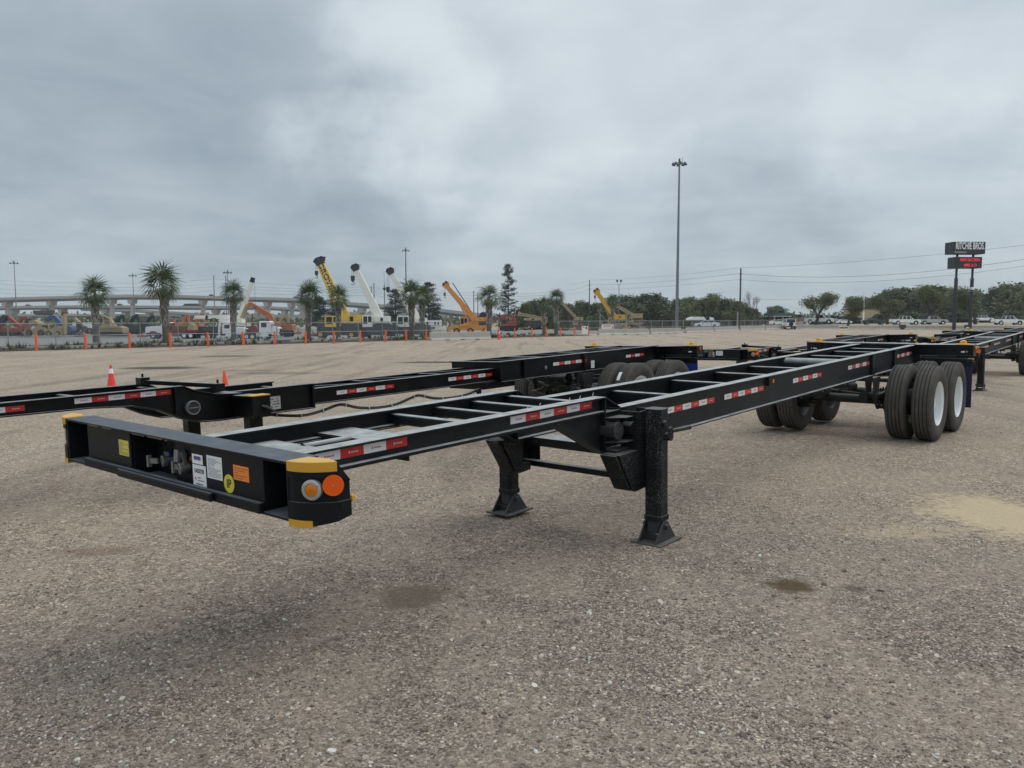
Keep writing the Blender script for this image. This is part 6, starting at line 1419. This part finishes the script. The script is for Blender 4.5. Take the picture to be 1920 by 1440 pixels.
# ------------------------------------------------------------------ overpass
def deck(name, label, pts, th, width, cols, colw, D_of):
    P = [at(px, py, D) for px, py, D in pts]
    t = thing(name, label, 'overpass', (P[0].x, P[0].y, terrain(P[0].x, P[0].y)), group='stacked motorway overpasses'); O = t.location.copy()
    Q = [p - O for p in P]
    def sweep(off, hw0, hw1, z0, z1, m, nm):
        mb = MB(); vs = []
        for p in Q: vs += [(p.x, p.y + off + hw0, p.z + z0), (p.x, p.y + off + hw1, p.z + z0), (p.x, p.y + off + hw1, p.z + z1), (p.x, p.y + off + hw0, p.z + z1)]
        n = len(Q); fs = [(i * 4 + j, i * 4 + (j + 1) % 4, i * 4 + 4 + (j + 1) % 4, i * 4 + 4 + j) for i in range(n - 1) for j in range(4)] + [(0, 1, 2, 3), tuple(range(n * 4 - 4, n * 4))]
        return mb.add(vs, fs).build(nm, m, t)
    sweep(0, 0, .4, -1.5, 0, M_CONCF, 'parapet'); sweep(0, width - .4, width, -1.5, 0, M_CONCF, 'parapet'); sweep(0, .1, width - .1, -1.9, -1.51, M_CONCF, 'road_deck')
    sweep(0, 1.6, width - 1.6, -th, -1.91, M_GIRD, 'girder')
    for px, w in cols:
        D = D_of(px); a = at(px, 580, D); i = max(0, min(len(P) - 2, next((k for k in range(len(P) - 1) if P[k + 1].x >= a.x), len(P) - 2)))
        f = (a.x - P[i].x) / (P[i + 1].x - P[i].x); zt = P[i].lerp(P[i + 1], f).z - th; yc = P[i].lerp(P[i + 1], f).y + width / 2; g = terrain(a.x, yc) - 1
        x = a.x - O.x; y = yc - O.y; zt -= O.z; g -= O.z
        mb = MB(); mb.box(x - w / 2, x + w / 2, y - 1.3, y + 1.3, g, zt - 1.6)
        mb.prism([(x - w / 2, zt - 3.0), (x + w / 2, zt - 3.0), (x + w * .62, zt - 1.6), (x + w * .75, zt), (x - w * .75, zt), (x - w * .62, zt - 1.6)], y - width * .40, y + width * .40, 'y')
        mb.build('column', M_CONCF, t)
    return t
dU = lambda px: 560 - 90 * ss01(350, 900, px)
up = [(px, py, dU(px)) for px, py in ((-220, 565), (-100, 561.5), (0, 558), (83, 555.8), (168, 553.7), (240, 552.6), (303, 552.4), (345, 553.2), (387, 554.6), (430, 555.6), (482, 557), (565, 559), (610, 562), (648, 566), (723, 571), (820, 578), (870, 584), (930, 590), (1000, 598))]
deck('overpass_bridge', 'highest motorway overpass curving across the left background', up, 3.3, 11, [(5, 2.2), (89, 2.2), (168, 2.2), (203, 2.4), (242, 2.2), (303, 2.2), (375.5, 2.3), (430, 2.3), (498, 2.6), (543, 2.6), (676, 3.2), (750, 3.0), (830, 3.0), (572, 9.5)], 1, dU)
dM = lambda px: 610.0
deck('overpass_bridge', 'middle motorway overpass below the highest one', [(px, py, 610) for px, py in ((-220, 576), (0, 574), (120, 572.5), (240, 572.5), (420, 574), (480, 573), (560, 577), (640, 584), (720, 588))], 3.0, 11, [(17, 3), (79, 3), (110, 2), (192, 3), (300, 2.6), (400, 3), (480, 2.4), (530, 2.4), (610, 2.4)], 1, dM)
deck('overpass_bridge', 'third overpass ramp falling to the right under the others', [(px, py, 640) for px, py in ((150, 577), (250, 580), (320, 584), (390, 589), (470, 592), (560, 594))], 2.4, 10, [(230, 2.4), (275, 2.4), (345, 2.4), (420, 2.4)], 1, lambda px: 640)
deck('overpass_bridge', 'lowest overpass just above the yard machines on the left', [(px, py, 660) for px, py in ((-220, 589), (0, 589), (200, 588.5), (400, 589.5), (560, 590), (700, 592))], 3.2, 12, [(x, 2.6) for x in (-60, 20, 100, 180, 260, 330, 400, 480, 560, 640)], 1, lambda px: 660)
s = Side('semi_truck', 'semi truck with a grey box crossing the middle overpass', 'truck', 362, 614); s.p0 = at(362, 574.2, 614); s.t.location = s.p0
s.rect('box', 355, 569.2, 382, 574.2, M_EXD, 1.2); s.poly('cab', [(342, 574.5), (353, 574.5), (353, 569.5), (347.5, 569.5), (345, 572), (342.3, 572.8)], M_TRIM, 1.1)
for i, (px, py, D, lab) in enumerate(((53, 573.4, 612, 'dark car on the middle overpass at the left'), (397, 554.6, 562, 'dark van on the highest overpass above the boom truck'), (225, 572, 612, 'car on the middle overpass between the left palms'), (555, 558.6, 545, 'car on the highest overpass above the white tractor'))):
    s = Side('distant_car', lab, 'car', px, D, 'cars on the overpasses'); s.p0 = at(px, py, D + 3); s.t.location = s.p0; s.D = D + 3
    s.poly('body', [(px - 5, py + .6), (px + 5, py + .6), (px + 5, py - 1), (px + 2.5, py - 1.2), (px + 1.5, py - 2.6), (px - 3, py - 2.6), (px - 4.5, py - 1.2)], M_EXD, .9); s.rect('windows', px - 2.6, py - 2.3, px + 1.2, py - 1.3, M_GLASS, .91, bevel=0)
s = Side('box_trailer', 'long dark box trailer under the middle overpass at the left', 'trailer', 82, 560); s.rect('box', 64, 582, 101, 588, M_EXD, 1.3); s.rect('undercarriage', 68, 588, 98, 591, M_TRIM, 1)
# attachments and scrap lying between the machines
def attachments():
    r = random.Random(17); kinds = [M_RUST, M_EXD, M_TAN, M_EXO, M_CARR, M_EXR]
    for i, px in enumerate((4, 24, 46, 60, 90, 126, 151, 168, 180, 206, 232, 256, 268, 332, 398, 470, 560, 590, 905, 938)):
        D = r.uniform(150, 185); s = Side('machine_attachment', 'loose bucket or attachment lying in the yard, %s from the left' % ORD[i], 'attachment', px, D, 'loose machine attachments in the yard')
        y = 598 + (CAM_H - s.p0.z) * FPX / D; w = r.uniform(4, 9); h = r.uniform(4, 9); m = r.choice(kinds)
        s.poly('shell', [(px - w, y), (px + w * .7, y), (px + w, y - h * .6), (px + w * .3, y - h), (px - w * .4, y - h * .5), (px - w, y - h * .75)], m, r.uniform(.5, 1.0))
        s.beam('arm', [(px - w * .2, y - h * .5), (px + r.uniform(-6, 6), y - h * r.uniform(1.2, 1.9)), (px + r.uniform(-9, 9), y - h * r.uniform(.8, 1.5))], [2.2, 2.4, 1.6], r.choice(kinds), .25)
attachments()
def scrub():
    r = random.Random(41); mb = MB()
    for k in range(5200):
        X = r.uniform(-330, 60); D = r.uniform(300, 430); z0 = terrain(X, D); h = 3.4 + 2.2 * noise.noise((X * .04, 1, 1)) + 1.6 * noise.noise((X * .15, D * .05, 1))
        p = Vector((X, D, z0 + r.random() ** .8 * max(1, h))); q = r.uniform(.5, 1.3)
        d1 = Vector((r.uniform(-1, 1), r.uniform(-.6, .6), r.uniform(-1, 1))).normalized() * q; d2 = Vector((r.uniform(-1, 1), r.uniform(-.6, .6), r.uniform(-1, 1))).normalized() * q * .7
        mb.add([p - d1, p + d2, p + d1, p - d2], [(0, 1, 2, 3)])
    tag(mb.build('roadside_scrub', M_LEAFD), 'dull scrub growing under and before the overpasses', kind='stuff')
scrub()
# far low tree mass closing the horizon
def far_wood():
    r = random.Random(31); mb = MB()
    for k in range(5200):
        a = r.uniform(-.75, .75); D = r.uniform(720, 980); X = D * math.tan(a) * 1.0; z0 = terrain(X, D)
        h = (8 + 5 * noise.noise((X * .012, 3, 1)) + 3 * noise.noise((X * .05, 7, 1))); p = Vector((X, D, z0 + r.random() ** .7 * h)); s_ = r.uniform(1.0, 2.6)
        d1 = Vector((r.uniform(-1, 1), r.uniform(-.5, .5), r.uniform(-1, 1))).normalized() * s_; d2 = Vector((r.uniform(-1, 1), r.uniform(-.5, .5), r.uniform(-1, 1))).normalized() * s_ * .7
        mb.add([p - d1, p + d2, p + d1, p - d2], [(0, 1, 2, 3)])
    tag(mb.build('far_wood', M_LEAFD), 'hazy line of woods along the far horizon', kind='stuff')
far_wood()
# ------------------------------------------------------------------ haze
def haze():
    x0, x1, y0, y1, z0, z1 = -900, 900, -60, 1060, -3.4, 45
    o = MB().box(x0, x1, y0, y1, z0, z1)
    m = bpy.data.materials.new('thin_haze'); m.use_nodes = True; nt = m.node_tree; nt.nodes.clear()
    v = nt.nodes.new('ShaderNodeVolumePrincipled'); v.inputs['Color'].default_value = (.86, .92, .96, 1); v.inputs['Density'].default_value = .00020; v.inputs['Anisotropy'].default_value = .25
    out = nt.nodes.new('ShaderNodeOutputMaterial'); nt.links.new(v.outputs[0], out.inputs['Volume'])
    tag(o.build('haze', m), 'thin grey haze over the lot', kind='stuff')
HAZE = True
if HAZE: haze()
